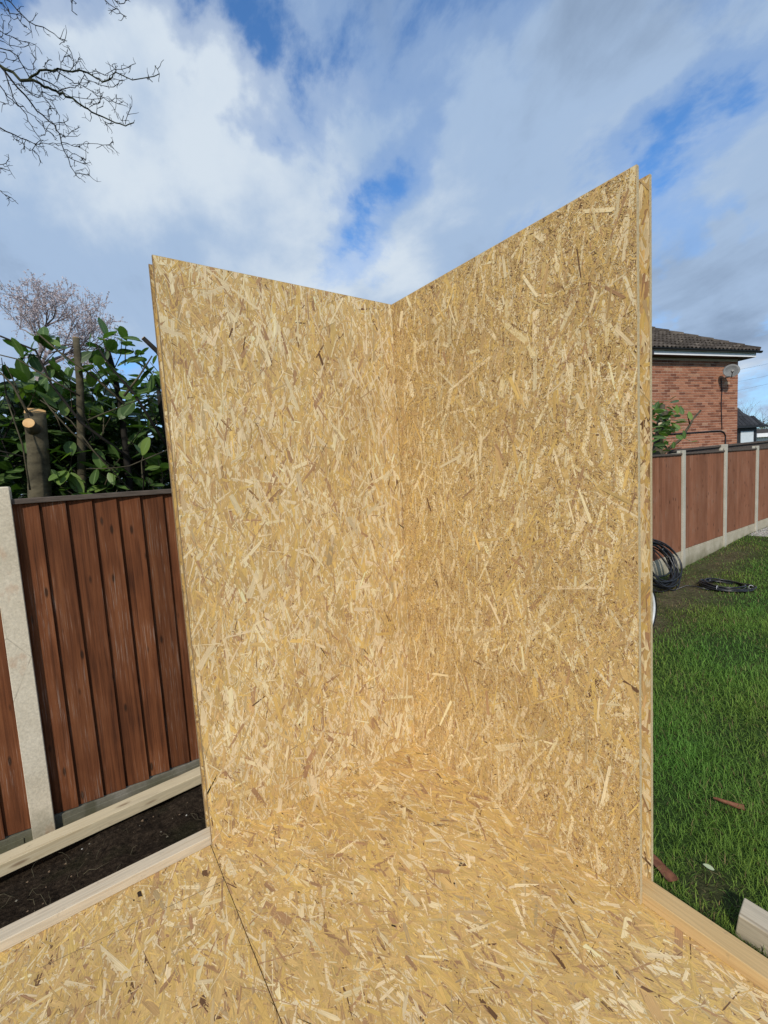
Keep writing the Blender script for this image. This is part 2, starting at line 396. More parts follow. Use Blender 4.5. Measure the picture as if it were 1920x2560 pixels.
lawn = mb.build('lawn', m_ground(), smooth=True); tag(lawn, kind='structure')
_a = lawn.data.color_attributes.new('col', 'FLOAT_COLOR', 'POINT'); _b = np.repeat(bare(X, Y).reshape(-1, 1), 4, 1); _a.data.foreach_set('color', _b.reshape(-1).astype(np.float32))

def grass():
    N = 900000
    x = rng.uniform(.14, 13, N); y = rng.uniform(-3.2, 1.24, N)
    d = np.hypot(x-CAM[0], y-CAM[1]); az = np.degrees(np.arctan2(x-CAM[0], y-CAM[1]))
    keep = (rng.random(N) < np.clip((2.6/d)**1.3, 0, 1)) & (az > 44) & (az < 106) & ~((x > 10.15) & (y > .75+.05*np.sin(9*x)))
    lo = np.clip(.78+.45*np.sin(3.1*x+1.7*y)*np.sin(2.3*y-1.1*x+.7)+.2*np.sin(7*x)*np.sin(9*y), .35, 1)
    keep &= rng.random(N) < lo*(1-bare(x, y))
    x, y, d = x[keep], y[keep], d[keep]; n = len(x)
    sc = np.clip((d/2.4)**.55, 1, 2.6)
    L = rng.gamma(7, .0061, n)*np.clip(sc, 1, 1.2)*(1-.45*bare(x, y))*(.8+.4*lo[keep]); W = rng.uniform(.0014, .003, n)*sc*.62
    a = rng.uniform(0, 2*np.pi, n); lean = rng.uniform(.35, 1.55, n)
    dx, dy = np.cos(a), np.sin(a); sx, sy = -dy, dx
    z0 = gz(x, y)-.004
    V = np.zeros((n, 5, 3))
    for k, (t, w) in enumerate(((0, 1), (0, -1), (.5, -.85), (.5, .85), (1, 0))):
        hl = L*t*np.sin(lean*(.45+.55*t)); hz = L*t*np.cos(lean*(.45+.55*t))
        V[:, k, 0] = x+dx*hl+sx*W*w; V[:, k, 1] = y+dy*hl+sy*W*w; V[:, k, 2] = z0+hz
    g = rng.random(n); base = np.stack([.08+.09*g, .2+.15*g, .03+.026*g], 1)*rng.uniform(.75, 1.2, (n, 1))
    pn = .5+.5*np.sin(1.9*x-2.7*y)*np.sin(1.3*x+2.1*y+1)
    base[:, 0] *= 1+.5*pn; 
    dry = rng.random(n) < (.06+.6*bare(x, y)+.08*np.clip((d-6)/4, 0, 1)); base[dry] = np.array([.24, .18, .085])*rng.uniform(.5, 1.3, (dry.sum(), 1))
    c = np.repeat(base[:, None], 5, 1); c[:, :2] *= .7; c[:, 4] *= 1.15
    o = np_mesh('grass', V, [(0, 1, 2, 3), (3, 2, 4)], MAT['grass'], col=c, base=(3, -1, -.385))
    tag(o, 'short green lawn grass beyond the wood panels', 'grass', kind='stuff')
grass()

# soil trench between deck and fence, uneven
def soil():
    nx_, ny_ = 240, 90
    xs_, ys_ = np.linspace(-4.2, .1, nx_), np.linspace(-.05, 1.26, ny_)
    X, Y = np.meshgrid(xs_, ys_); H = np.zeros_like(X)
    r = np.random.default_rng(3)
    for k in range(90):
        fx, fy = r.normal(0, 1, 2)*r.choice([6, 16, 34]); am = .05/(1.2+abs(fx)+abs(fy))*3
        H += am*np.sin(fx*X+fy*Y+r.uniform(0, 6.3))
    H += r.normal(0, .0035, X.shape)
    Z = -.435+np.clip(H*.33, -.045, .045)+.03*np.clip((.35-Y)/.3, 0, 1)
    mb = MB(); mb.v = [tuple(q) for q in np.stack([X, Y, Z], -1).reshape(-1, 3)]
    mb.f = [(j*nx_+i, j*nx_+i+1, (j+1)*nx_+i+1, (j+1)*nx_+i) for j in range(ny_-1) for i in range(nx_-1)]
    m = M('dark_soil', .97, .05); v = m.coord('Object'); n = m.noise(v, 40, 5, .7); n2 = m.noise(v, 4, 3)
    c = m.ramp(n, [(.3, (.013, .0095, .007)), (.55, (.036, .026, .018)), (.75, (.09, .066, .045))])
    c = m.mix(m.ramp(n2, [(.5, 0.), (.7, .35)]), c, (.02, .028, .01)); m.color(c); m.bump(n, 1., .02)
    o = mb.build('soil', m.m, smooth=False); tag(o, kind='structure')
    # bits of chalk, stone and root lying in it: uncountable litter
    n_ = 170; px, py = r.uniform(-3.2, -.6, n_), r.uniform(.1, 1.0, n_); V = np.zeros((n_, 6, 3)); s = r.gamma(2, .0022, n_)+.002
    for k, (a, b, h) in enumerate(((1, 0, 0), (0, 1, 0), (-1, 0, 0), (0, -1, 0), (0, 0, .7), (0, 0, -.7))):
        V[:, k] = np.stack([px+a*s*r.uniform(.7, 1.4, n_), py+b*s, -.428+h*s+np.clip((.35-py)/.3, 0, 1)*.03], 1)
    pal = np.array([[.45, .43, .39], [.2, .18, .14], [.16, .11, .07]]); c = pal[r.choice(3, n_, p=[.22, .33, .45])]
    g = np_mesh('stone_litter', V, [(0, 1, 4), (1, 2, 4), (2, 3, 4), (3, 0, 4), (1, 0, 5), (2, 1, 5), (3, 2, 5), (0, 3, 5)], MAT['attr'], col=c)
    tag(g, 'small pale stones and crumbs scattered over the dark soil', 'stones', kind='stuff')
    mb = MB()
    for k in range(110):
        x, y = r.uniform(-3, -.7), r.uniform(.1, .95); a = r.uniform(0, 6.3); L = r.uniform(.04, .16); p = [(x, y, -.425)]
        for q in range(4):
            a += r.normal(0, .4); p.append((p[-1][0]+L/4*math.cos(a), p[-1][1]+L/4*math.sin(a), -.418+r.uniform(0, .02)))
        mb.tube(p, [.0018, .0016, .0014, .001, .0006], 4)
    o = mb.build('root_litter', MAT['bark']); tag(o, 'thin roots and twigs scattered over the dark soil', 'roots', kind='stuff')
soil()

# ------------------------------------------------------------------ strand boards
PAL = np.array([[.60, .40, .155], [.76, .60, .345], [.66, .44, .145], [.40, .235, .115], [.15, .08, .04], [.50, .36, .18], [.53, .34, .145]])
def strands(name, parent, o, u, v, n, U, V, N, L, W, mu, sdv, z, pal_p, seed, label=None, tint=(1, 1, 1)):
    r = np.random.default_rng(seed); o, u, v, n = (np.array(q, float) for q in (o, u, v, n))
    cx, cy = r.uniform(0, U, N), r.uniform(0, V, N)
    l = np.clip(r.lognormal(math.log(L[0]), L[1], N), L[0]*.25, L[0]*3); w = np.clip(r.lognormal(math.log(W[0]), W[1], N), W[0]*.25, W[0]*2.6)
    w = np.minimum(w, l*.7)
    an = mu+np.where(r.random(N) < .8, r.normal(0, sdv, N), r.uniform(-1.57, 1.57, N)); ca, sa = np.cos(an), np.sin(an)
    e = r.uniform(0, .1, (N, 4)); q = r.uniform(-.5, .5, (N, 2)); tp = r.uniform(.6, 1, (N, 2))
    A = np.stack([-.5+e[:, 0], .5-e[:, 1], .5+0*an, .5-e[:, 2], -.5+e[:, 3], -.5+0*an], 1)*l[:, None]
    B = np.stack([-.5*tp[:, 0], -.5*tp[:, 1], q[:, 0]*tp[:, 1], .5*tp[:, 1], .5*tp[:, 0], q[:, 1]*tp[:, 0]], 1)*w[:, None]
    bow = r.normal(0, .025, (N, 1))*l[:, None]; B = B+bow*(1-(2*A/l[:, None])**2)
    P = np.clip(cx[:, None]+A*ca[:, None]-B*sa[:, None], .0004, U-.0004); Q = np.clip(cy[:, None]+A*sa[:, None]+B*ca[:, None], .0004, V-.0004)
    zc = r.uniform(z[0], z[1], N)
    H = np.maximum(zc[:, None]+A*r.normal(0, .006, (N, 1))+B*r.normal(0, .035, (N, 1)), .00008)
    H = np.minimum(H, z[1]+.0006)
    VV = o+P[..., None]*u+Q[..., None]*v+H[..., None]*n
    c = np.array([1.0, 1.0, 1.03])*PAL[r.choice(len(PAL), N, p=pal_p)]*r.normal(1, .08, (N, 1))*r.normal(1, .012, (N, 3))*np.array(tint)
    uv = np.stack([A+r.uniform(0, 9, (N, 1)), B+r.uniform(0, 9, (N, 1))], -1)
    ob = np_mesh(name, VV, [(0, 1, 2, 3, 4, 5)], MAT['strand'], parent, col=np.clip(c, .02, .85), uv=uv)
    tag(ob, label, kind='stuff'); return ob
P_LEFT = [.33, .25, .2, .07, .005, .03, .115]; P_MIX = [.38, .15, .27, .065, .008, .027, .1]; P_CHIP = [.34, .15, .22, .12, .025, .02, .125]; P_DARK = [.12, .05, .08, .28, .32, .05, .1]; P_PALE = [.08, .66, .1, .05, 0, .05, .06]

H_, WL, WR, TH, SH = 2.44, 1.135, 1.24, .094, .011
ZF = 0.004
# left wall panel: faces -Y, from x=-WL to x=TH
pl = empty('wall_panel', (-WL/2, TH/2, 0), 'smooth pale strand board insulated wall panel beside the brown fence', 'wall panel')
sh = MB().box(-WL, 0, 0, SH, ZF, H_).build('inner_sheet', MAT['board'], pl)
fl = ((-WL, 0, 0), (1, 0, 0), (0, 0, 1), (0, -1, 0), WL, H_)
TL = (1.05, 1.075, 1.14)
strands('wood_strands', sh, *fl, 13000, (.092, .45), (.0115, .5), 1.57, .36, (.0002, .0011), P_LEFT, 1, tint=TL)
strands('pale_strands', sh, *fl, 1250, (.11, .45), (.0145, .45), 1.57, .42, (.0008, .0014), P_PALE, 5, tint=TL)
strands('wood_slivers', sh, *fl, 15000, (.055, .55), (.0032, .5), 1.57, .42, (.0007, .0015), P_LEFT, 2, tint=TL)
strands('dark_flecks', sh, *fl, 1300, (.012, .6), (.0017, .5), 1.57, .5, (.0013, .0017), P_DARK, 3)
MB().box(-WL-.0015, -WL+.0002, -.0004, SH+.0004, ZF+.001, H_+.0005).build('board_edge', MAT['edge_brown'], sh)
MB().box(-WL, 0, 0, SH+.0003, H_+.0002, H_+.0015).build('top_edge', MAT['edge'], sh)
so = MB().box(-WL, TH, TH-SH, TH, -.12, H_).build('outer_sheet', MAT['board'], pl)
strands('wood_strands', so, (-WL, TH-SH, 0), (1, 0, 0), (0, 0, 1), (0, -1, 0), .08, H_, 900, (.07, .45), (.011, .5), 1.57, .42, (.0002, .0012), P_MIX, 4)
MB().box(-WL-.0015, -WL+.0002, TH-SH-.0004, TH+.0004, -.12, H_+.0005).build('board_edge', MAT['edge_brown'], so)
MB().box(-WL+.05, TH-SH, SH, TH-SH, .05, H_-.05).build('foam_core', MAT['core'], pl)

# right wall panel: faces -X, from y=-WR to y=0
pr = empty('wall_panel', (TH/2, -WR/2, 0), 'rough speckled strand board insulated wall panel beside the lawn', 'wall panel')
sh = MB().box(0, SH, -WR, -.0005, ZF, H_).build('inner_sheet', MAT['board'], pr)
fr = ((0, -WR, 0), (0, 1, 0), (0, 0, 1), (-1, 0, 0), WR-.0005, H_)
strands('wood_strands', sh, *fr, 4200, (.06, .5), (.011, .5), 1.57, .5, (.0002, .0009), P_MIX, 21)
strands('pale_strands', sh, *fr, 1000, (.1, .45), (.0125, .45), 1.72, .3, (.0009, .0013), P_PALE, 22)
strands('wood_chips', sh, *fr, 125000, (.009, .5), (.0023, .45), 1.57, .8, (.0006, .0019), P_CHIP, 23)
strands('long_strands', sh, *fr, 230, (.08, .4), (.011, .4), 1.6, .45, (.0019, .0022), P_LEFT, 24)
strands('dark_flecks', sh, *fr, 3400, (.006, .6), (.0022, .5), 1.57, .9, (.0019, .0023), P_DARK, 25)
MB().box(-.0004, SH+.0004, -WR-.0015, -WR+.0002, ZF+.001, H_+.0005).build('board_edge', MAT['edge'], sh)
MB().box(0, SH+.0003, -WR, -.001, H_+.0002, H_+.0015).build('top_edge', MAT['edge'], sh)
so = MB().box(TH-SH, TH, -WR, -.0005, -.12, H_).build('outer_sheet', MAT['board'], pr)
strands('wood_strands', so, (TH-SH, -WR, 0), (0, 1, 0), (0, 0, 1), (-1, 0, 0), .08, H_, 1100, (.075, .45), (.012, .5), 1.57, .4, (.0002, .0012), [.3, .32, .2, .08, .01, .02, .07], 26)
MB().box(TH-SH-.0004, TH+.0004, -WR-.0015, -WR+.0002, -.12, H_+.0005).build('board_edge', MAT['edge'], so)
MB().box(SH, TH-SH, -WR+.06, -.0005, .05, H_-.05).build('foam_core', MAT['core'], pr)

# floor deck: two panels meeting on a dark seam
XS = -WL-.004
def floor_panel(x0, x1, y0, y1, label, seeds, mu):
    e = empty('floor_panel', ((x0+x1)/2, (y0+y1)/2, -.14), label, 'floor panel', 'strand board floor panels')
    t = MB().box(x0, x1, y0, y1, -.014, -.0005).build('top_sheet', MAT['board'], e)
    MB().box(x0+.01, x1-.002, y0+.01, y1-.002, -.126, -.014).build('foam_core', MAT['core'], e)
    MB().box(x0, x1, y0, y1, -.14, -.126).build('bottom_sheet', MAT['board'], e)
    f = ((x0, y0, -.0005), (1, 0, 0), (0, 1, 0), (0, 0, 1), x1-x0, y1-y0)
    a = (x1-x0)*(y1-y0)
    strands('wood_strands', t, *f, int(4600*a), (.095, .45), (.014, .5), mu, .5, (.0002, .0010), P_MIX, seeds)
    strands('wood_slivers', t, *f, int(6500*a), (.048, .55), (.0032, .5), mu, .6, (.0006, .0013), P_MIX, seeds+1)
    strands('pale_strands', t, *f, int(150*a), (.085, .45), (.0135, .45), mu, .7, (.0009, .0013), P_PALE, seeds+3)
    strands('dark_flecks', t, *f, int(700*a), (.012, .6), (.0019, .5), mu, .8, (.0011, .0014), P_DARK, seeds+2)
    return e
f1 = floor_panel(XS+.0012, TH, -2.5, TH, 'strand board floor panel that both wall panels stand on', 31, 1.75)
f2 = floor_panel(XS-1.22, XS-.0012, -2.5, TH, 'strand board floor panel with a bare pale timber along its edge', 41, 1.45)
for k, (y0, lb) in enumerate(((-2.45, 'at the open end of the deck'), (-1.3, 'across the middle of the deck'), (-.05, 'below the smooth wall panel'))):
    o = MB().box(XS-1.2, TH-.02, y0, y0+.1, -.4, -.141).build('floor_bearer', MAT['bearer'], base=(-.7, y0, -.4), bevel=.003)
    tag(o, 'timber bearer under the strand board floor '+lb, 'timber', 'floor bearers under the deck')

# strands that stand out singly on the boards: (x0, y0, x1, y1, width, tone) measured in enlarged views of each face
TONE = dict(w=(.79, .655, .42), p=(.73, .565, .30), t=(.60, .42, .17), b=(.49, .305, .14), r=(.47, .25, .13), d=(.25, .145, .065), k=(.04, .026, .016), g=(.47, .34, .18))
def single_strands(sheet, ox, oy, sc_, plane, items):
    r = np.random.default_rng(int(ox*7+oy)); put = dict(L=lambda x, y: onY(x, y, -.00105), R=lambda x, y: (lambda d: CAM+d*(-.00125-CAM[0])/d[0])(ray(x, y)), F=lambda x, y: onZ(x, y, .0006))[plane]
    lift = dict(L=(0, -1, 0), R=(-1, 0, 0), F=(0, 0, 1))[plane]
    for i, (x0, y0, x1, y1, w, tone) in enumerate(items):
        a, b = put(ox+x0/sc_, oy+y0/sc_), put(ox+x1/sc_, oy+y1/sc_); dx, dy = x1-x0, y1-y0; q = math.hypot(dx, dy)
        s_ = (put(ox+(x0-dy/q*w)/sc_, oy+(y0+dx/q*w)/sc_)-a)*.5; ln_ = b-a; L_ = np.linalg.norm(ln_); W_ = np.linalg.norm(s_)*2
        e = r.uniform(0, .2, 4); k = r.uniform(-.9, .9, 2); t = r.uniform(.55, 1, 2)
        A = np.array([e[0], 1-e[1], 1, 1-e[2], e[3], 0]); B = np.array([-t[0], -t[1], k[0], t[1], t[0], k[1]])
        V = (a+A[:, None]*ln_+B[:, None]*s_+np.array(lift)*.00006*(i % 7))[None]
        uv = np.stack([A*L_+i, B*W_/2+i*.37], -1)[None]
        np_mesh('strand', V, [(0, 1, 2, 3, 4, 5)], MAT['strand'], sheet, col=np.array([TONE[tone]])*r.uniform(.92, 1.06), uv=uv)
def sheet_of(panel, name): return [c for c in panel.children if c.name.startswith(name)][0]
sl, sr, s1, s2 = sheet_of(pl, 'inner_sheet'), sheet_of(pr, 'inner_sheet'), sheet_of(f1, 'top_sheet'), sheet_of(f2, 'top_sheet')
single_strands(sl, 360, 600, 4.1475, 'L', [(140, 600, 185, 890, 40, 'w'), (235, 590, 225, 840, 50, 'w'), (300, 800, 295, 1010, 55, 'w'), (720, 430, 670, 640, 70, 'w'), (340, 480, 345, 560, 70, 'b'), (370, 660, 365, 950, 60, 'g'), (100, 210, 300, 480, 36, 'p'), (230, 990, 420, 1110, 50, 't'), (290, 610, 300, 760, 55, 'b'), (1580, 1000, 1620, 1160, 22, 'd'), (1370, 950, 1240, 1150, 70, 'p'), (1060, 430, 1140, 740, 60, 'p'), (955, 590, 965, 850, 28, 'w'), (1260, 1450, 1310, 1640, 60, 'b'), (1540, 480, 1590, 540, 50, 'b'), (1195, 1360, 1190, 1620, 45, 'p'), (880, 1410, 970, 1600, 45, 'p'), (900, 1400, 1050, 1650, 40, 't'), (1010, 900, 1040, 1020, 50, 'p'), (1180, 1110, 1330, 1370, 26, 'g')])
single_strands(sl, 400, 960, 2.592, 'L', [(735, 260, 690, 410, 30, 'p'), (985, 180, 935, 290, 38, 'p'), (840, 515, 735, 640, 28, 'p'), (620, 650, 855, 650, 26, 'b'), (720, 700, 640, 840, 14, 'p'), (565, 675, 660, 770, 14, 'd'), (1300, 365, 1255, 490, 20, 'w'), (425, 1200, 405, 1450, 58, 'r'), (790, 1120, 870, 1280, 36, 'b'), (370, 420, 385, 570, 32, 'p'), (1265, 940, 1190, 1060, 34, 'p'), (1160, 1010, 1190, 1130, 50, 't'), (375, 210, 470, 310, 11, 'd'), (1280, 270, 1220, 310, 20, 'b'), (890, 20, 880, 160, 34, 'b'), (950, 300, 950, 440, 22, 'b'), (650, 310, 910, 310, 13, 'p'), (690, 0, 735, 140, 36, 'b'), (1210, 350, 1110, 485, 12, 'p'), (900, 1280, 810, 1340, 22, 'w'), (660, 1190, 645, 1300, 34, 'p'), (280, 60, 275, 220, 34, 'p'), (290, 540, 250, 680, 32, 'w')])
single_strands(sl, 460, 1460, 2.765, 'L', [(295, 985, 265, 1130, 42, 'w'), (705, 720, 715, 890, 28, 'p'), (595, 740, 595, 890, 22, 'p'), (1425, 690, 1310, 835, 20, 'w'), (475, 630, 545, 740, 40, 'p'), (300, 1490, 490, 1420, 34, 'p'), (1130, 1285, 1020, 1390, 26, 'p'), (620, 1470, 470, 1570, 12, 'p'), (240, 660, 235, 800, 32, 'b'), (1265, 700, 1250, 900, 20, 'b'), (825, 1235, 825, 1280, 22, 'd'), (1500, 1055, 1400, 1100, 22, 'b'), (370, 240, 345, 340, 9, 'd'), (400, 330, 395, 400, 11, 'd'), (910, 330, 900, 400, 10, 'd'), (1380, 170, 1420, 270, 11, 'd'), (690, 490, 660, 610, 50, 'p'), (390, 470, 450, 580, 36, 'p')])
single_strands(sr, 1000, 440, 2.676, 'R', [(1065, 330, 1065, 570, 28, 'p'), (1030, 540, 1060, 640, 48, 'p'), (985, 680, 1030, 720, 28, 'p'), (865, 580, 890, 700, 28, 'p'), (880, 350, 860, 540, 40, 't'), (970, 560, 950, 690, 26, 't'), (700, 990, 850, 1110, 48, 'p'), (745, 985, 860, 1060, 8, 'd'), (1090, 520, 1150, 490, 11, 'd'), (1425, 345, 1410, 410, 10, 'd'), (1500, 670, 1570, 870, 42, 'w'), (1285, 210, 1320, 370, 26, 'p'), (1390, 980, 1380, 1140, 34, 'p'), (860, 820, 1010, 900, 22, 't'), (895, 910, 905, 1010, 26, 'p'), (830, 800, 850, 910, 18, 'p'), (715, 815, 715, 970, 26, 'p'), (540, 1370, 560, 1480, 36, 'w'), (690, 1360, 670, 1490, 40, 'p'), (365, 870, 385, 980, 18, 'p'), (100, 1100, 100, 1250, 22, 'p'), (70, 1370, 85, 1490, 32, 'w'), (720, 1435, 880, 1450, 24, 'b'), (200, 1220, 260, 1250, 20, 'b'), (405, 1280, 390, 1360, 16, 'g'), (1090, 1160, 1090, 1250, 20, 'w'), (845, 1370, 845, 1430, 22, 'w'), (850, 1130, 900, 1210, 32, 'p')])
single_strands(sr, 1100, 1000, 3.19, 'R', [(1255, 700, 1220, 930, 34, 'g'), (890, 610, 850, 690, 18, 'd'), (1170, 1100, 1400, 1180, 40, 'b'), (1560, 1090, 1460, 1190, 38, 'g'), (800, 1270, 750, 1400, 44, 'g'), (160, 1250, 260, 1360, 26, 'b'), (1290, 150, 1375, 410, 48, 'w'), (1010, 130, 1030, 190, 38, 'w'), (1330, 1030, 1420, 1130, 38, 'w'), (1050, 510, 1270, 680, 34, 'p'), (730, 80, 800, 210, 34, 'w'), (870, 60, 920, 190, 34, 'p'), (600, 100, 580, 320, 46, 'b'), (370, 1050, 420, 1140, 30, 'w'), (620, 1320, 680, 1420, 34, 'w'), (470, 430, 440, 660, 34, 't'), (960, 860, 900, 980, 50, 't')])
single_strands(sr, 1040, 1500, 2.86, 'R', [(1270, 475, 1450, 690, 24, 'w'), (980, 230, 1050, 400, 42, 'p'), (1110, 620, 1110, 780, 44, 't'), (405, 430, 475, 465, 13, 'd'), (510, 600, 495, 635, 15, 'd'), (600, 660, 650, 730, 16, 'w'), (310, 510, 365, 650, 13, 'p'), (1195, 1190, 1240, 1290, 15, 'g'), (485, 1265, 490, 1330, 18, 'b'), (1330, 700, 1340, 950, 40, 't')])
single_strands(s1, 1100, 2100, 2.023, 'F', [(400, 560, 570, 660, 34, 'p'), (310, 640, 500, 690, 28, 'p'), (755, 805, 610, 895, 34, 'w'), (1020, 620, 1220, 690, 28, 'w'), (950, 520, 1110, 570, 28, 'p'), (1215, 700, 1245, 770, 16, 'b'), (1165, 590, 1230, 650, 12, 'b'), (870, 460, 950, 530, 24, 'b'), (620, 170, 680, 220, 7, 'd'), (689, 128, 699, 134, 10, 'k'), (605, 538, 616, 550, 10, 'k'), (70, 725, 110, 705, 11, 'g'), (760, 375, 775, 405, 16, 'g'), (70, 215, 75, 225, 10, 'k')])
single_strands(s1, 600, 2000, 2.765, 'F', [(285, 1405, 550, 1395, 42, 'w'), (650, 1390, 840, 1310, 32, 'p'), (875, 203, 1045, 205, 18, 'w'), (1275, 280, 1415, 275, 24, 'w'), (1045, 865, 1080, 875, 18, 'k'), (1020, 990, 1190, 830, 38, 'b'), (1045, 960, 1150, 1090, 28, 't'), (1055, 10, 1195, 90, 28, 'd'), (780, 1140, 880, 1250, 34, 'p'), (970, 1190, 1090, 1195, 32, 'p'), (345, 530, 490, 590, 38, 'p'), (630, 200, 615, 260, 32, 'b'), (385, 620, 390, 740, 13, 'b'), (235, 250, 250, 350, 9, 'd'), (398, 633, 415, 640, 14, 'k'), (765, 643, 785, 652, 14, 'k'), (520, 690, 545, 720, 17, 'd'), (905, 1430, 905, 1540, 44, 'b'), (1530, 432, 1518, 458, 18, 'k'), (700, 1420, 720, 1520, 32, 'b'), (220, 1, 225, 60, 20, 't')])
single_strands(s2, 0, 1800, 2.37, 'F', [(960, 1150, 960, 1320, 40, 'b'), (995, 1310, 990, 1515, 30, 'd'), (1130, 1275, 1060, 1340, 13, 'd'), (1105, 1130, 1330, 1058, 30, 'p'), (130, 1730, 370, 1580, 22, 'p'), (822, 1015, 832, 1048, 34, 'k'), (790, 1065, 797, 1072, 14, 'k'), (180, 1390, 90, 1760, 13, 'g'), (500, 1700, 650, 1630, 7, 'd'), (320, 1315, 355, 1275, 10, 'd'), (205, 1535, 215, 1555, 20, 'd')])
single_strands(s1, 0, 1800, 2.37, 'F', [(1345, 895, 1460, 890, 20, 'w'), (1400, 970, 1510, 1030, 28, 'p')])
# faint pencil line ruled along the left floor panel
p0, p1 = onZ(566, 2198, .002), onZ(100, 2420, .002)
MB().tube([p0, (p0+p1)/2, p1], .0007, 4).build('pencil_line', MAT['cap'], s2)

# sole plates
o = MB().box(SH+.001, TH-SH-.001, -2.5, -.02, .0012, .046).build('sole_plate', MAT['plate_r'], base=(.047, -1.3, 0), bevel=.0025)
tag(o, 'yellow pine timber plate running along the floor edge beside the lawn', 'timber plate')
o = MB().box(XS-1.2, -.02, SH+.001, TH-SH-.008, .0012, .040).build('sole_plate', MAT['plate_l'], base=(-1.2, .047, 0), bevel=.0025)
tag(o, 'whitish pine timber plate running along the floor edge beside the dark soil', 'timber plate')
o = MB().hexa([(-3.4, .93, -.405), (.2, 1.13, -.405), (.2, 1.22, -.405), (-3.4, 1.02, -.405), (-3.4, .925, -.335), (.2, 1.125, -.335), (.2, 1.215, -.335), (-3.4, 1.015, -.335)]).build('loose_batten', MAT['batten'], base=(-1.6, 1.07, -.405), bevel=.003)
tag(o, 'pale clean timber batten lying on the soil in front of the fence', 'batten')
o = MB().hexa([(.530, -2.3, -.388), (.632, -2.3, -.388), (.632, -1.366, -.388), (.528, -1.360, -.388), (.526, -2.3, -.285), (.629, -2.3, -.28), (.629, -1.362, -.28), (.527, -1.372, -.285)]).build('timber_offcut', MAT['offcut'], base=(.58, -1.85, -.388), bevel=.004)
tag(o, 'square greyish sawn timber beam lying on the grass', 'timber')

# ------------------------------------------------------------------ fences
YF = 1.275
def fence_post(f, x, top, w, m, z0):
    mb = MB(); d = .1; y0 = YF-.055
    prof = [(-w/2, 0), (w/2, 0), (w/2, .032), (w/2-.02, .032), (w/2-.02, .07), (w/2, .07), (w/2, d), (-w/2, d), (-w/2, .07), (-w/2+.02, .07), (-w/2+.02, .032), (-w/2, .032)]
    n = len(prof)
    for z, k_ in ((z0-.25, 1), (top-.008, 1), (top, .93)):
        mb.v += [(x+a*k_, y0+d/2+(b-d/2)*k_, z) for a, b in prof]
    for L in range(2):
        for k in range(n): mb.f.append((L*n+k, L*n+(k+1) % n, (L+1)*n+(k+1) % n, (L+1)*n+k))
    mb.f.append(tuple(2*n+k for k in range(n)))
    mb.build('post', m, f, bevel=.003)
def gravel_board(f, x0, x1, z0, z1, m):
    mb = MB().box(x0, x1, YF-.022, YF+.02, z0-.2, z1); mb.box(x0+.06, x1-.06, YF-.027, YF-.0225, z0-.18, z1-.03)
    mb.build('gravel_board', m, f, bevel=.004)
def fence_panel(f, x0, x1, z0, z1, nb, m, seed, step=.021):
    mb = MB().box(x0, x1, YF-.04, YF+.03, z1-.0295, z1)
    for zr in (z0+.25, (z0+z1)/2, z1-.3): mb.box(x0+.001, x1-.001, YF+.0005, YF+.04, zr, zr+.05)
    e = mb.build('fence_panel', MAT['cap'], f, bevel=.003)
    r = random.Random(seed); w = (x1-x0-.01)/nb
    for k in range(nb):
        a = x0+.005+k*w-(.022 if k else 0); b = x0+.005+(k+1)*w; j = r.uniform(-.003, .003); t = r.uniform(-.005, .005)
        ya, yb = YF-.006, YF-.006-step+j
        zt, zb = z1-.03, z0+r.uniform(0, .006)
        wob = [r.uniform(-.003, .003) for _ in range(4)]
        MB().hexa([(a, ya, zb), (b+t+wob[0], yb, zb), (b+t+wob[0], yb+.012, zb), (a, ya+.004, zb), (a, ya, zt), (b+wob[1], yb, zt), (b+wob[1], yb+.012, zt), (a, ya+.004, zt)]).build('board', m, e, bevel=.0012)
xl = -1.80; zl = -.345; zt = 1.535
fn_ = empty('garden_fence', (xl, YF, -.44), 'dark brown feather edge board fence with a rust stained concrete post beside the soil', 'fence')
fence_post(fn_, xl, 1.605, .105, MAT['post'], -.44)
fence_panel(fn_, xl+.034, .03, zl, zt, 14, MAT['fence'], 5, .019)
fence_panel(fn_, xl-1.93, xl-.034, zl-.015, zt-.02, 14, MAT['fence'], 6, .019)
gravel_board(fn_, xl+.034, .03, -.45, zl-.004, MAT['gravel_board'])
gravel_board(fn_, xl-1.93, xl-.034, -.45, zl-.02, MAT['gravel_board'])
fr_ = empty('garden_fence', (6, YF, -.385), 'red brown board fence with pale concrete posts along the lawn', 'fence')
px = [.08, 1.78, 3.49, 5.2, 6.945, 8.86, 10.72, 12.62]
for i, x in enumerate(px): fence_post(fr_, x, 1.62+.01*max(0, i-4), .1, MAT['post_r'], -.385 if i < 5 else float(gz(x, 1)))
zb_r = [-.1, -.1, -.1, -.09, -.075, -.05, -.03]
for i in range(7):
    a, b = px[i]+.034, px[i+1]-.034
    fence_panel(fr_, a, b, zb_r[i], 1.575+.008*max(0, i-3), 14, MAT['fence_r'], 20+i, .015)
    gravel_board(fr_, a, b, float(gz((a+b)/2, 1))-.02, zb_r[i]-.004, MAT['gravel_board_r'])
# stub of timber beside the coil post
q = onY(1690, 1137, 1.5)
o = MB().box(q[0]-.14, q[0]+.12, 1.46, 1.54, q[2]-.05, q[2]+.03).build('post_stub', MAT['post_r'], base=(q[0], 1.5, q[2]-.05), bevel=.004)
tag(o, 'pale square block resting behind the fence by the laurel stump', 'block')

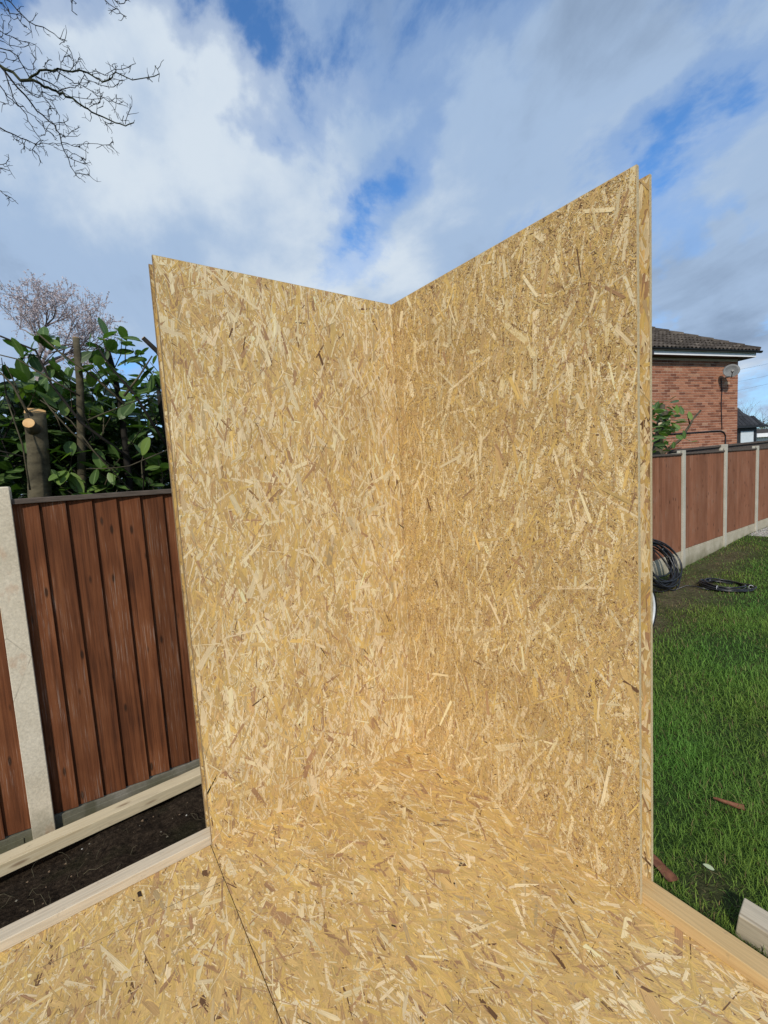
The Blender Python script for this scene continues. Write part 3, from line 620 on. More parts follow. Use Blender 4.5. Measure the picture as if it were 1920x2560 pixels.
# neighbour's fence further back: rail on posts, seen just over the near fence
A, B = onD(1700, 1125, 8.6), onD(1925, 1103, 11.4); A[2] = 1.66; B[2] = 1.78
nf = empty('neighbour_fence', ((A[0]+B[0])/2, (A[1]+B[1])/2, -.3), 'grey weathered fence with dark cap behind the red brown fence', 'fence')
dv = (B-A); dv[2] = 0; dv /= np.linalg.norm(dv); nv = np.array([-dv[1], dv[0], 0]); ln = np.linalg.norm((B-A)[:2])
def along(t0, t1, n0, n1, z0, z1, slope=True):
    p = []
    for zz_ in (0, 1):
        for t, n_ in ((t0, n0), (t1, n0), (t1, n1), (t0, n1)):
            q = A+dv*t+nv*n_; s = (B[2]-A[2])*t/ln if slope else 0
            p.append((q[0], q[1], (z1 if zz_ else z0)+s))
    return p
MB().hexa(along(-.5, ln+1.2, -.05, .05, A[2]-.04, A[2]+.0)).build('cap_rail', MAT['cap'], nf)
nb = 26
for k in range(nb):
    w = (ln+1.7)/nb; MB().hexa(along(-.5+k*w, -.5+(k+1)*w-.008, -.012, .012, -.3, A[2]-.042)).build('board', MAT['cap'], nf)
t = 1.2; q = onD(1793, 1115, 9.7)
tp = float((q-A)@dv)
MB().hexa(along(tp-.09, tp+.07, -.12, -.013, -.3, A[2]+.01)).build('post', MAT['post_r'], nf)

# ------------------------------------------------------------------ brick house
HC = np.array([15.38, 2.95]); fa = R(108)
fd = np.array([math.sin(fa), math.cos(fa)]); fn = np.array([-math.cos(fa), math.sin(fa)])*-1   # along facade to the right, outward normal
if fn @ (CAM[:2]-HC) < 0: fn = -fn
ZE = 4.24; ZG = -.3
def hp(s, n_, z): q = HC+fd*s+fn*n_; return (q[0], q[1], z)     # s along facade (0 = right corner, negative left), n_ outward
def hbox(s0, s1, n0, n1, z0, z1): return [hp(s0, n0, z0), hp(s1, n0, z0), hp(s1, n1, z0), hp(s0, n1, z0), hp(s0, n0, z1), hp(s1, n0, z1), hp(s1, n1, z1), hp(s0, n1, z1)]
house = empty('brick_house', hp(-4, -3, ZG), 'red brick house with brown hipped tile roof and white fascia', 'house')
wall = MB().hexa(hbox(-9, 0, -7, -.004, ZG, ZE+.06)).build('wall', MAT['mortar'], house)
# bricks of the gable facing the garden
bl = MB().hexa(hbox(0, .215, -.05, 0, 0, .065)); me_b = None
spots = []
nc = int((ZE-1.2)/.075)
rb = random.Random(4)
for k in range(nc):
    z = ZE-(k+1)*.075; s = 0 if k % 2 else -.1125
    head = (k % 2 == 0)
    if head: spots.append((-.1025, z, .1025))
    while s > -4.6:
        spots.append((s-.215, z, .215)); s -= .225
vis = sorted([q for q in spots if q[2] > .2], key=lambda q: (q[0]+1.6)**2+(q[1]-3)**2)
single = set(map(tuple, vis[:300])); jb = MB()
for s, z, L in spots:
    j = rb.uniform(0, .003)
    if (s, z, L) in single:
        if me_b is None:
            b0 = MB().hexa(hbox(s, s+L, -.05, .001, z, z+.065)).build('brick', MAT['brick'], wall); me_b = b0.data; r0 = (s, z)
        else:
            b = bpy.data.objects.new('brick', me_b); COL.objects.link(b); b.parent = wall
            d = fd*(s-r0[0])+fn*j; b.location = (d[0], d[1], z-r0[1])
    else: jb.hexa(hbox(s, s+L, -.05, j, z, z+.065))
o = jb.build('bricks', MAT['brick'], wall); tag(o, kind='stuff')
# eaves
OV = .3
MB().hexa(hbox(-9, OV, -7, OV-.02, ZE+.062, ZE+.082)).build('soffit', MAT['cap'], house)  # dark brown colour paints in the shadow under the eaves
MB().hexa(hbox(-9, OV, OV-.018, OV, ZE+.06, ZE+.19)).build('fascia', MAT['white'], house)
MB().hexa(hbox(OV-.0, OV+.02, -7, OV-.02, ZE+.06, ZE+.19)).build('fascia', MAT['white'], house)
gm = MB(); gp = []
for k in range(7):
    an = math.pi*k/6; gp.append((OV+.06-.055*math.cos(an), ZE+.215-.055*math.sin(an)))
for s in (-9, OV+.12): gm.v += [hp(s, a, b) for a, b in gp]+[hp(s, a, b+.004) for a, b in reversed(gp)]
n_ = 14; gm.f = [(k, (k+1) % n_, n_+(k+1) % n_, n_+k) for k in range(n_)]+[tuple(range(n_)), tuple(reversed(range(n_, 2*n_)))]
gt = gm.build('gutter', MAT['black'], house)
gd = [hp(-3.75, OV+.06, ZE+.15), hp(-3.75, OV+.06, ZE+.05), hp(-3.75, .06, ZE-.2), hp(-3.75, .06, ZG)]
MB().tube(gd, .035, 8).build('downpipe', MAT['black'], house)
# hip roof
q = ray(1627, 826); best = None
for i in range(400):                 # pitch that puts the hip through the place it has over the wall panel
    t = R(10+i*.09); 
    P0 = np.array(hp(OV+.02, OV+.02, ZE+.23)); hd = np.append(-fd-fn, math.tan(t)); 
    w = np.cross(q, hd); dist = abs((P0-CAM) @ w)/np.linalg.norm(w)
    if best is None or dist < best[0]: best = (dist, t)
TP = math.tan(best[1]); E0 = OV+.05
half = (7+2*OV)/2; top = half
roof = MB()
z0 = ZE+.2
roof.v = [hp(-9-OV, E0, z0), hp(E0, E0, z0), hp(E0, -7-OV, z0), hp(-9-OV, -7-OV, z0), hp(E0-top, E0-top, z0+top*TP), hp(-9-OV, E0-top, z0+top*TP)]
roof.f = [(0, 1, 4, 5), (1, 2, 4), (2, 3, 5, 4), (3, 0, 5), (3, 2, 1, 0)]
rf = roof.build('roof', MAT['tile'], house)
# interlocking tiles on the slope facing the garden
cp = 1/math.sqrt(1+TP*TP)
def rp(s, t, h):              # t = distance up the slope from the eave
    return hp(s, E0-t*cp, z0+t*cp*TP+h)
gauge, tw = .3, .3
me_t = None; k = 0
for row in range(9):
    t0 = row*gauge-.03; lim = E0-(row*gauge)*cp
    s = E0+.3-(.15 if row % 2 else 0)
    while s > -4.8:
        s -= tw
        if s+tw*.55 > lim: continue
        if me_t is None:
            mb = MB(); nn = 9
            for tt, hh in ((t0, .085), (t0+gauge+.05, .03)):
                for lay in (0, 1):
                    for i in range(nn):
                        u_ = i/(nn-1); mb.v.append(rp(s+u_*tw*1.0, tt, hh+.026*math.cos(u_*4*math.pi)-(.022 if lay else 0)))
            for i in range(nn-1):
                mb.f += [(i, i+1, 2*nn+i+1, 2*nn+i), (nn+i+1, nn+i, i, i+1)]
            me0 = mb.build('tile', MAT['tile'], rf); me_t = me0.data; r0 = (s, t0)
        else:
            b = bpy.data.objects.new('tile', me_t); COL.objects.link(b); b.parent = rf
            a1, a0 = np.array(rp(s, t0, 0)), np.array(rp(r0[0], r0[1], 0)); b.location = Vector(a1-a0)+Vector((0, 0, rb.uniform(-.004, .004)))
L_ = 0
for k in range(13):
    d0, d1 = k*.27, k*.27+.31
    f_ = lambda d, h: hp(E0+.01-d, E0+.01-d, z0+d*TP+h)
    MB().tube([f_(d0, .055), f_(d1, .035)], [.085, .075], 8).build('hip_tile', MAT['tile'], rf)
# satellite dish on the wall
dc = np.array(onD(1803, 934, 13.15)); 
ds = float((dc[:2]-HC) @ fd); dz = float(dc[2])
sdh = empty('satellite_dish', hp(ds+.25, 0, dz-.1), 'grey satellite dish bolted high on the brick wall', 'satellite dish')
mb = MB(); nr, na = 5, 20
ax = np.array([*(fn*.62-fd*.72), .2]); ax /= np.linalg.norm(ax); e1 = np.cross(ax, [0, 0, 1.]); e1 /= np.linalg.norm(e1); e2 = np.cross(e1, ax)
ctr = np.array(hp(ds, .34, dz)); 
for lay in (0, .012):
    for i in range(nr):
        rr = (i+.02)/(nr-1)
        for k in range(na):
            an = 2*math.pi*k/na; mb.v.append(tuple(ctr+e1*.2*rr*math.cos(an)+e2*.19*rr*math.sin(an)+ax*(.07*rr*rr-lay)))
for L in (0, 1):
    for i in range(nr-1):
        for k in range(na): a = L*nr*na+i*na+k; b = L*nr*na+i*na+(k+1) % na; mb.f.append((a, b, b+na, a+na))
    mb.f.append(tuple(L*nr*na+k for k in range(na)))
for k in range(na): a = (nr-1)*na+k; b = (nr-1)*na+(k+1) % na; mb.f.append((a, b, b+nr*na, a+nr*na))
mb.build('reflector', MAT['dish'], sdh, smooth=True)
tip = ctr+ax*.28-e2*.1
MB().tube([ctr-e2*.18, ctr-e2*.2+ax*.08, tip], .012, 6).build('feed_arm', MAT['black'], sdh)
MB().tube([tip-ax*.03, tip+ax*.05], [.035, .03], 8).build('receiver', MAT['black'], sdh)
MB().tube([hp(ds+.25, .0, dz-.1), hp(ds+.25, .16, dz-.1), hp(ds+.12, .22, dz-.02), tuple(ctr-ax*.02)], .022, 8).build('bracket', MAT['dish'], sdh)
# cables on the facade
def onF(px_, py_, n_=.02):
    d = ray(px_, py_); N3 = np.array([*fn, 0]); P = np.array([*(HC+fn*n_), 0]); return CAM+d*((P-CAM) @ N3)/(d @ N3)
MB().tube([onF(1803, 945), onF(1805, 975), onF(1803, 1010), onF(1805, 1073)], .012, 5).build('cable', MAT['black'], house)
MB().tube([onF(1632, 1087), onF(1680, 1085), onF(1740, 1081), onF(1780, 1078), onF(1802, 1077), onF(1810, 1081), onF(1814, 1090), onF(1813, 1125)], .02, 6).build('cable', MAT['black'], house)

# porch with dark tiled lean-to roof behind the corner of the house
pd = 14.6
pc = onD(1846, 1066, pd)
porch = empty('porch', (pc[0]+.8, pc[1], ZG), 'small dark tiled porch beside the brick house', 'porch')
ex = cr.copy(); ex[2] = 0; ex /= np.linalg.norm(ex); ey = np.array([-ex[1], ex[0], 0])
def pp(a, b, z): q = pc+ex*a+ey*b; return (q[0], q[1], z)
def pbox(a0, a1, b0, b1, z0_, z1_): return [pp(a0, b0, z0_), pp(a1, b0, z0_), pp(a1, b1, z0_), pp(a0, b1, z0_), pp(a0, b0, z1_), pp(a1, b0, z1_), pp(a1, b1, z1_), pp(a0, b1, z1_)]
ze = pc[2]; 
mb = MB(); mb.v = [pp(-.6, -.12, ze), pp(.83, -.12, ze), pp(.83, 2.2, ze), pp(-.6, 2.2, ze), pp(-.6, .9, ze+.98), pp(.02, .9, ze+.98)]
mb.f = [(0, 1, 5, 4), (1, 2, 5), (2, 3, 4, 5), (3, 0, 4), (3, 2, 1, 0)]
prf = mb.build('roof', MAT['tile_dark'], porch)
for r_ in range(3):
    f0, f1 = r_/3, (r_+1)/3; k0 = -.6
    for k in range(11):
        a0, a1 = -.6+k*.13, -.6+(k+1)*.13-.012
        lim0 = .83-(.81)*f0
        if a1 > lim0-.05: continue
        def sl(a, f_, h): return pp(a, -.12+1.02*f_, ze+.98*f_+h)
        MB().hexa([sl(a0, f0-.02, .002), sl(a1, f0-.02, .002), sl(a1, f1, .002), sl(a0, f1, .002), sl(a0, f0-.02, .04), sl(a1, f0-.02, .04), sl(a1, f1, .012), sl(a0, f1, .012)]).build('tile', MAT['tile_dark'], prf)
MB().hexa(pbox(-.6, .86, -.2, -.1, ze-.07, ze-.001)).build('gutter', MAT['frame'], porch)
MB().hexa(pbox(-.6, .62, .02, 2, ZG, ze-.002)).build('wall', MAT['frame'], porch)
MB().hexa(pbox(.08, .5, -.005, .018, .4, ze-.17)).build('door_panel', MAT['panel_pale'], porch)

# far bungalow with white window frames beyond the porch
bq = onD(1909, 1088, 24)
bung = empty('bungalow', (bq[0]+2, bq[1], ZG), 'distant low house with brown roof and white window frame', 'house')
def bb(a0, a1, b0, b1, z0_, z1_):
    p = []
    for z in (z0_, z1_):
        for a, b in ((a0, b0), (a1, b0), (a1, b1), (a0, b1)): q = bq+ex*a+ey*b; p.append((q[0], q[1], z))
    return p
zt_ = bq[2]
MB().hexa(bb(-.3, 5, 0, 4, ZG, zt_-.1)).build('wall', MAT['white'], bung)
MB().hexa(bb(.12, .6, -.03, -.005, .9, zt_-.35)).build('window', MAT['fence_r'], bung)
MB().hexa(bb(-.6, 5.3, -.3, 4.3, zt_-.1, zt_+.1)).build('fascia', MAT['white'], bung)
mb = MB(); mb.hexa(bb(-.6, 5.3, -.3, 4.3, zt_+.102, zt_+.15)); pts = mb.v
for i in (4, 5): pts[i] = (pts[i][0]+ey[0]*2, pts[i][1]+ey[1]*2, zt_+.42)
for i in (6, 7): pts[i] = (pts[i][0]-ey[0]*2, pts[i][1]-ey[1]*2, zt_+.42)
mb.build('roof', MAT['tile'], bung)

# overhead wires
for k, (a, b, lab) in enumerate(((( 1830, 927), (1990, 893), 'uppermost'), ((1830, 957), (1990, 922), 'second'), ((1830, 979), (1990, 942), 'third'))):
    p, q = onD(*a, 24), onD(*b, 21); mid = (p+q)/2; mid[2] -= .03
    o = MB().tube([p, (p+mid)/2-[0, 0, .008], mid, (q+mid)/2-[0, 0, .008], q], .005, 4).build('overhead_wire', MAT['wire'], base=tuple(mid))
    tag(o, 'thin overhead wire beyond the house corner, %s from the gutter down' % lab, 'wire', 'overhead wires')

# ------------------------------------------------------------------ leaves, shrubs and trees
def leaf_mesh():
    rows = [(0, .02), (.1, .2), (.28, .4), (.5, .5), (.72, .46), (.9, .26), (1, .0)]
    v, f, uv = [], [], []
    for t, w in rows:
        dr = -.12*t*t
        v += [(t, -w/2, dr+.05*w), (t, 0, dr-.03*w), (t, w/2, dr+.05*w)]; uv += [(t, -.5), (t, 0), (t, .5)]
    for i in range(len(rows)-1):
        for k in range(2): f.append((i*3+k, (i+1)*3+k, (i+1)*3+k+1, i*3+k+1))
    return np.array(v), f, np.array(uv)
LV, LF, LUV = leaf_mesh()
lm_ = bpy.data.meshes.new('leaf'); lm_.from_pydata([tuple(q) for q in LV], [], LF)
_u = lm_.uv_layers.new(name='UVMap')
for lp in lm_.loops: _u.data[lp.index].uv = LUV[lp.vertex_index]
lm_.polygons.foreach_set('use_smooth', [True]*len(lm_.polygons)); lm_.materials.append(MAT['leaf'])
def leaf_frame(r, d, droop=.3):
    x = np.array(d, float); x[2] -= droop*r.random(); x /= np.linalg.norm(x)
    up = np.array([r.normal(0, .45), r.normal(0, .45)-.15, 1.]); y = np.cross(up, x); y /= np.linalg.norm(y)+1e-9; z = np.cross(x, y)
    return np.stack([x, y, z], 1)
def put_leaf(parent, p, F, L):
    o = bpy.data.objects.new('leaf', lm_); COL.objects.link(o); o.parent = parent
    w = wloc(parent); m = Matrix(((F[0, 0]*L, F[0, 1]*L, F[0, 2]*L, p[0]-w.x), (F[1, 0]*L, F[1, 1]*L, F[1, 2]*L, p[1]-w.y), (F[2, 0]*L, F[2, 1]*L, F[2, 2]*L, p[2]-w.z), (0, 0, 0, 1)))
    o.matrix_local = m
def leaf_mass(name, parent, items, m):
    n = len(items); V = np.zeros((n, len(LV), 3))
    for i, (p, F, L) in enumerate(items): V[i] = p+(LV*L) @ F.T
    o = np_mesh(name, V, LF, m, parent, uv=np.repeat(LUV[None], n, 0), smooth=True); tag(o, kind='stuff'); return o
def cut_stem(name, parent, pts, rad, m, cutname='cut_face', n=10):
    s = MB().tube(pts, rad, n, caps=True).build(name, m, parent, smooth=True)
    a, b = np.array(pts[-2], float), np.array(pts[-1], float); d = (b-a)/np.linalg.norm(b-a)
    MB().tube([b-d*.002, b+d*.003], rad[-1]*.93, n).build(cutname, MAT['cut'], s); return s
def jit(pts, r, amp):
    out = []
    for i, p in enumerate(pts):
        p = np.array(p, float); out.append(p+(r.normal(0, amp, 3) if 0 < i < len(pts)-1 else 0))
    return out

def left_laurel():
    r = np.random.default_rng(8)
    base = onY(200, 1400, 1.9); base[2] = -.4
    sh = empty('cherry_laurel', tuple(base), 'cut back cherry laurel with glossy green leaves behind the brown fence', 'shrub')
    g = lambda x, y, Y: onY(x, y, Y)
    cut_stem('stem', sh, [(*g(225, 1240, 1.75)[:2], -.42), g(205, 1235, 1.72), g(203, 1100, 1.72), g(200, 960, 1.7), g(190, 845, 1.7)], [.03, .027, .025, .023, .02], MAT['bark'])
    cut_stem('stem', sh, [(*g(325, 1240, 1.8)[:2], -.42), g(325, 1230, 1.8), g(305, 1030, 1.8), g(285, 930, 1.82), g(262, 850, 1.85)], [.026, .024, .02, .018, .014], MAT['bark_dark'])
    cut_stem('stem', sh, [(*g(430, 1250, 1.8)[:2], -.42), g(425, 1120, 1.8), g(402, 1020, 1.8), g(392, 940, 1.82)], [.03, .024, .018, .012], MAT['bark_dark'])
    cut_stem('stem', sh, [g(425, 930, 1.85), g(395, 880, 1.85), g(358, 845, 1.85)], [.02, .018, .016], MAT['bark_dark'])
    for pts, rad in (
        ([(330, 1150, 1.8), (210, 1050, 1.85), (130, 960, 1.9), (95, 880, 1.95), (0, 840, 2)], .011), ([(420, 1120, 1.75), (330, 985, 1.75), (270, 910, 1.78), (240, 860, 1.8)], .011),
        ([(310, 1010, 1.8), (235, 950, 1.85), (150, 880, 1.9), (90, 830, 1.95)], .009), ([(310, 990, 1.8), (345, 945, 1.8), (380, 890, 1.82)], .009),
        ([(295, 1180, 1.7), (180, 1080, 1.65), (125, 1030, 1.65), (107, 995, 1.65)], .006), ([(330, 1230, 1.7), (240, 1130, 1.68), (170, 1060, 1.7), (100, 1000, 1.75)], .005),
        ([(75, 1225, 1.7), (45, 1100, 1.7), (14, 990, 1.7)], .006), ([(68, 1030, 1.75), (40, 960, 1.8), (0, 930, 1.85)], .009), ([(430, 1120, 1.7), (330, 1165, 1.66), (280, 1175, 1.64), (215, 1172, 1.66)], .005),
        ([(220, 1050, 1.7), (280, 1022, 1.66), (345, 1000, 1.66)], .005), ([(200, 990, 1.7), (120, 940, 1.72), (30, 900, 1.75), (-30, 880, 1.8)], .006)):
        P = jit([g(q[0], q[1], q[2]-.2) for q in pts], r, .012)
        MB().tube(P, [rad*(1-.5*i/(len(P)-1)) for i in range(len(P))], 6).build('branch', MAT['bark'] if rad < .01 else MAT['bark_dark'], sh, smooth=True)
    # leaf whorls at shoot ends
    ends = [(125, 843, 1.8), (80, 872, 1.85), (62, 885, 1.85), (150, 868, 1.85), (215, 870, 1.7), (225, 905, 1.66), (250, 865, 1.75), (270, 845, 1.8), (305, 842, 1.75), (320, 835, 1.8), (330, 870, 1.78), (350, 885, 1.75), (285, 930, 1.7), (262, 945, 1.7),
            (10, 905, 1.7), (30, 935, 1.75), (55, 955, 1.72), (90, 975, 1.7), (20, 970, 1.8), (130, 920, 1.75), (165, 905, 1.8), (175, 940, 1.78), (150, 990, 1.75), (385, 925, 1.7), (375, 905, 1.75), (390, 965, 1.7), (365, 985, 1.7), (330, 1000, 1.6), (290, 1020, 1.62),
            (120, 1010, 1.8), (235, 1000, 1.75), (230, 960, 1.75), (260, 1030, 1.75), (375, 1060, 1.6), (360, 1130, 1.55), (395, 1150, 1.55), (300, 1145, 1.6), (235, 1170, 1.6), (180, 1130, 1.6), (165, 1175, 1.58), (150, 1215, 1.55), (190, 1215, 1.55), (300, 1205, 1.55), (270, 1215, 1.6), (225, 1225, 1.55), (370, 1195, 1.6), (345, 1080, 1.7)]
    tw = MB(); n = 0; allp = []
    for e in ends:
        p = g(*e); k = r.integers(4, 7); ax = np.array([r.normal(0, .6), r.normal(0, .4)-.2, .5]); ax /= np.linalg.norm(ax)
        root = p-ax*.16+np.array([r.normal(0, .03), .06, -.08]); tw.tube([root, (root+p)/2+r.normal(0, .01, 3), p], [.004, .0035, .002], 5)
        for i in range(k):
            an = i*2.4+r.uniform(-.4, .4); a1 = np.cross(ax, [0, 1, .2]); a1 /= np.linalg.norm(a1); a2 = np.cross(ax, a1)
            d = ax*r.uniform(.1, .7)+a1*math.cos(an)+a2*math.sin(an)
            s = p-ax*r.uniform(0, .07); L = r.uniform(.075, .165)
            if r.random() < .12: continue
            if n < 285: put_leaf(sh, s, leaf_frame(r, d), L); n += 1
            else: allp.append((s, leaf_frame(r, d), L))
    tag(tw.build('shoots', MAT['bark'], sh), kind='stuff')
    for i in range(2300):
        px_, py_ = r.uniform(-60, 470), r.triangular(905, 1150, 1290); Y = r.uniform(1.85, 2.9)
        if py_ < 960 and r.random() < .55: continue
        if 330 < px_ < 420 and py_ < 1010 and r.random() < .5: continue
        d = np.array([r.normal(), r.normal()-.5, r.normal(.2, .5)]); allp.append((g(px_, py_, Y), leaf_frame(r, d/np.linalg.norm(d)), r.uniform(.11, .19)))
    leaf_mass('foliage', sh, allp, MAT['leaf'])
    tw = MB()
    for i in range(60):
        a = g(r.uniform(-40, 450), r.uniform(1100, 1260), r.uniform(1.7, 2.6)); b = a+np.array([r.normal(0, .35), r.normal(0, .2), r.uniform(.1, .5)])
        tw.tube(jit([a, (a*2+b)/3, (a+2*b)/3, b], r, .025), [.006, .005, .004, .002], 5)
    tag(tw.build('twigs', MAT['bark_dark'], sh), kind='stuff')
    # thick sawn stump
    st = empty('laurel_stump', (*g(100, 1240, 1.62)[:2], -.42), 'thick sawn laurel trunk with two pale orange cut faces above the fence', 'tree stump')
    b0 = g(100, 1235, 1.62); t0 = g(88, 1030, 1.62)
    trunk = MB().tube([(b0[0], b0[1], -.45), b0, (b0+t0)/2+np.array([.004, 0, 0]), b0*.15+t0*.85, t0], [.075, .063, .058, .058, .054], 14).build('trunk', MAT['bark'], st, smooth=True)
    nd = np.array([.12, -.35, 1]); nd /= np.linalg.norm(nd)
    MB().tube([t0-nd*.01, t0+nd*.012], [.056, .054], 14).build('cut_face', MAT['cut'], trunk)
    s0 = b0*.25+t0*.75; s1 = g(72, 1058, 1.5)
    br = MB().tube([s0, (s0+s1)/2, s1], [.045, .036, .032], 12).build('side_stub', MAT['bark'], st, smooth=True); d = (s1-s0)/np.linalg.norm(s1-s0)
    MB().tube([s1-d*.002, s1+d*.004], .0305, 12).build('cut_face', MAT['cut'], br)
left_laurel()

def right_laurel():
    r = np.random.default_rng(18); g = lambda x, y, Y: onY(x, y, Y); Y0 = 1.72
    b = g(1640, 1150, Y0)
    sh = empty('cherry_laurel', (b[0], b[1], -.38), 'small cut back laurel with pale sawn stubs behind the lawn fence', 'shrub')
    tr = MB().tube([(b[0], b[1], -.4), b, g(1648, 1090, Y0), g(1662, 1030, Y0)], [.1, .085, .075, .06], 12).build('trunk', MAT['bark'], sh, smooth=True)
    cut_stem('stem', sh, [g(1645, 1105, Y0), g(1648, 1060, Y0), g(1657, 1012, Y0)], [.06, .045, .04], MAT['bark'])
    for q in ((1657, 1059), (1675, 1057), (1672, 1045)):
        p = g(*q, Y0-.1); MB().tube([p+np.array([.01, .06, -.01]), p], [.032, .03], 10).build('cut_stub', MAT['cut_pale'], tr)
    P = [g(1655, 1135, Y0-.05), g(1700, 1100, Y0-.1), g(1725, 1062, Y0-.1), g(1733, 1047, Y0-.1), g(1752, 1026, Y0-.1)]
    s = MB().tube(P, [.03, .024, .02, .016, .015], 8).build('branch', MAT['bark'], sh, smooth=True)
    MB().tube([P[2], g(1718, 1035, Y0-.12)], [.012, .008], 6).build('branch', MAT['bark'], sh, smooth=True)
    for i in range(190):
        px_ = r.normal(1652, 34); py_ = r.normal(1065, 42)
        if py_ < 998 or px_ > 1725 or (px_ > 1690 and py_ < 1085 and r.random() < .85) or py_ > 1150: continue
        d = np.array([r.normal(), r.normal()-.4, r.normal(.1, .6)]); put_leaf(sh, g(px_, py_, Y0+r.uniform(-.3, .35)), leaf_frame(r, d/np.linalg.norm(d)), r.uniform(.13, .21))
    for q in ((1722, 1028), (1708, 1075), (1700, 1015), (1690, 1012)):
        put_leaf(sh, g(*q, Y0-.15), leaf_frame(r, np.array([.2, -.2, -.9])), .17)
right_laurel()

def grow(mb, r, p, d, L, rad, depth, tips, spread=.6, up=.12):
    n = 4; pts = [p]; q = p.copy(); dd = d.copy()
    for i in range(n):
        dd = dd+r.normal(0, .13, 3)+np.array([0, 0, up*.25]); dd /= np.linalg.norm(dd); q = q+dd*L/n; pts.append(q.copy())
    mb.tube(pts, [rad*(1-.45*i/n) for i in range(n+1)], 5 if rad > .02 else 3, caps=False)
    if depth == 0: tips += pts[1:]; return
    for k in range(r.integers(2, 4)+(1 if depth > 2 else 0)):
        a = pts[r.integers(1, n+1)] if k else pts[-1]
        e = dd+r.normal(0, spread, 3); e[2] += up; e /= np.linalg.norm(e)
        grow(mb, r, a.copy(), e, L*r.uniform(.6, .82), rad*.55, depth-1, tips, spread, up)

def twig_tree(name, label, px_, py_, Dp, H, seed, depth, bloom, barkm, spread=.55, seg=.28, lean=(0, 0, 1), group=None, trunk=.35, R0=.09):
    r = np.random.default_rng(seed); b = onD(px_, py_, Dp); b[2] = -.3
    t = empty(name, tuple(b), label, 'tree', group)
    top = b+np.array([0, 0, H*trunk]); mb = MB().tube([b, (b+top)/2+r.normal(0, .04, 3), top], [R0, R0*.85, R0*.7], 8)
    mb.build('trunk', barkm, t, smooth=True)
    mb = MB(); tips = []
    for k in range(5):
        d = np.array([r.normal(0, .6), r.normal(0, .6), 1.]); d /= np.linalg.norm(d)
        grow(mb, r, top-np.array([0, 0, .1*k*trunk]), d, H*seg, R0*.45, depth, tips, spread)
    mb.build('crown', barkm, t)
    if bloom:
        T = np.array(tips); idx = r.choice(len(T), bloom[0]); n = len(idx); c = T[idx]+r.normal(0, bloom[1]*.6, (n, 3)); V = np.zeros((n, 4, 3)); s = r.uniform(.5, 1.2, n)*bloom[1]
        a, bb_ = r.normal(0, 1, (n, 3)), r.normal(0, 1, (n, 3)); a /= np.linalg.norm(a, axis=1)[:, None]; bb_ -= a*(a*bb_).sum(1)[:, None]; bb_ /= np.linalg.norm(bb_, axis=1)[:, None]
        for k, (u_, v_) in enumerate(((-1, 0), (0, -.8), (1, 0), (0, .8))): V[:, k] = c+(a*u_+bb_*v_)*s[:, None]
        col = np.array(bloom[2])*r.uniform(.7, 1.2, (n, 1)); o = np_mesh(bloom[3], V, [(0, 1, 2, 3)], MAT['blossom'], t, col=np.clip(col, 0, .85)); tag(o, kind='stuff')
    return t
lilac = m_noise('grey_twig', (.17, .13, .125), (.32, .26, .25), 14, .85, .2, 0)
twig_tree('blossom_tree', 'leafless tree with pale pink blossom rising behind the laurel', 105, 1000, 7.5, 7.0, 5, 5, (15000, .012, (.72, .62, .62), 'blossom'), lilac, .6, .09, trunk=.58, R0=.07)
twig_tree('blossom_tree', 'low pale blossom shrub seen through gaps of the laurel', 0, 1090, 7.0, 2.6, 6, 4, (2600, .012, (.5, .4, .38), 'blossom'), lilac, .7, .17, trunk=.5, R0=.05)
twig_tree('bare_tree', 'distant leafless tree beyond the dark tiled porch roof', 1885, 1040, 33, 5.2, 9, 4, None, lilac, .45, trunk=.4, R0=.1)

def bush(name, label, px_, py_, Dp, w, h, seed, c0, c1, n=2600, leaf=.05):
    r = np.random.default_rng(seed); b = onD(px_, py_, Dp); zt = b[2]; b[2] = -.3
    t = empty(name, tuple(b), label, 'bush')
    mb = MB(); tips = []
    for k in range(7):
        d = np.array([r.normal(0, .5), r.normal(0, .5), 1.]); d /= np.linalg.norm(d); grow(mb, r, b.copy(), d, (zt+.3)*.5, .04, 2, tips)
    mb.build('stems', MAT['bark_dark'], t)
    cl = r.normal(0, 1, (40, 3)); cl /= np.linalg.norm(cl, axis=1)[:, None]; cl *= r.uniform(.3, 1, (40, 1))**.5*np.array([w, w*.7, h]); cl[:, 2] = np.abs(cl[:, 2])
    p = cl[r.integers(0, 40, n)]+r.normal(0, .16, (n, 3))*np.array([w, w, h]); p[:, 2] = np.abs(p[:, 2]); P = p+b+np.array([0, 0, zt+.3-h])*1.
    V = np.zeros((n, 4, 3)); a = r.normal(0, 1, (n, 3)); a /= np.linalg.norm(a, axis=1)[:, None]; q = r.normal(0, 1, (n, 3)); q -= a*(a*q).sum(1)[:, None]; q /= np.linalg.norm(q, axis=1)[:, None]; s = r.uniform(.6, 1.3, n)*leaf
    for k, (u_, v_) in enumerate(((-1, 0), (0, -.5), (1, 0), (0, .5))): V[:, k] = P+(a*u_+q*v_)*s[:, None]
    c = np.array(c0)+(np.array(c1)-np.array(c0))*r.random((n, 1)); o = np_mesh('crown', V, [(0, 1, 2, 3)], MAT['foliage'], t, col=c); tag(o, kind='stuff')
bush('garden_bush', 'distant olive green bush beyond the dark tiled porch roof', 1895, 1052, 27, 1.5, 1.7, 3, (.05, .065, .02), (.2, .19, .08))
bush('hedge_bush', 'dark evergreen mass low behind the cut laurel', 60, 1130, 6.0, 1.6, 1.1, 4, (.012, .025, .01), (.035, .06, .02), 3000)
bush('hedge_bush', 'dark evergreen mass behind the laurel beside the wall panel', 330, 1120, 5.2, 1.3, 1.0, 5, (.012, .025, .01), (.035, .06, .02), 3000)

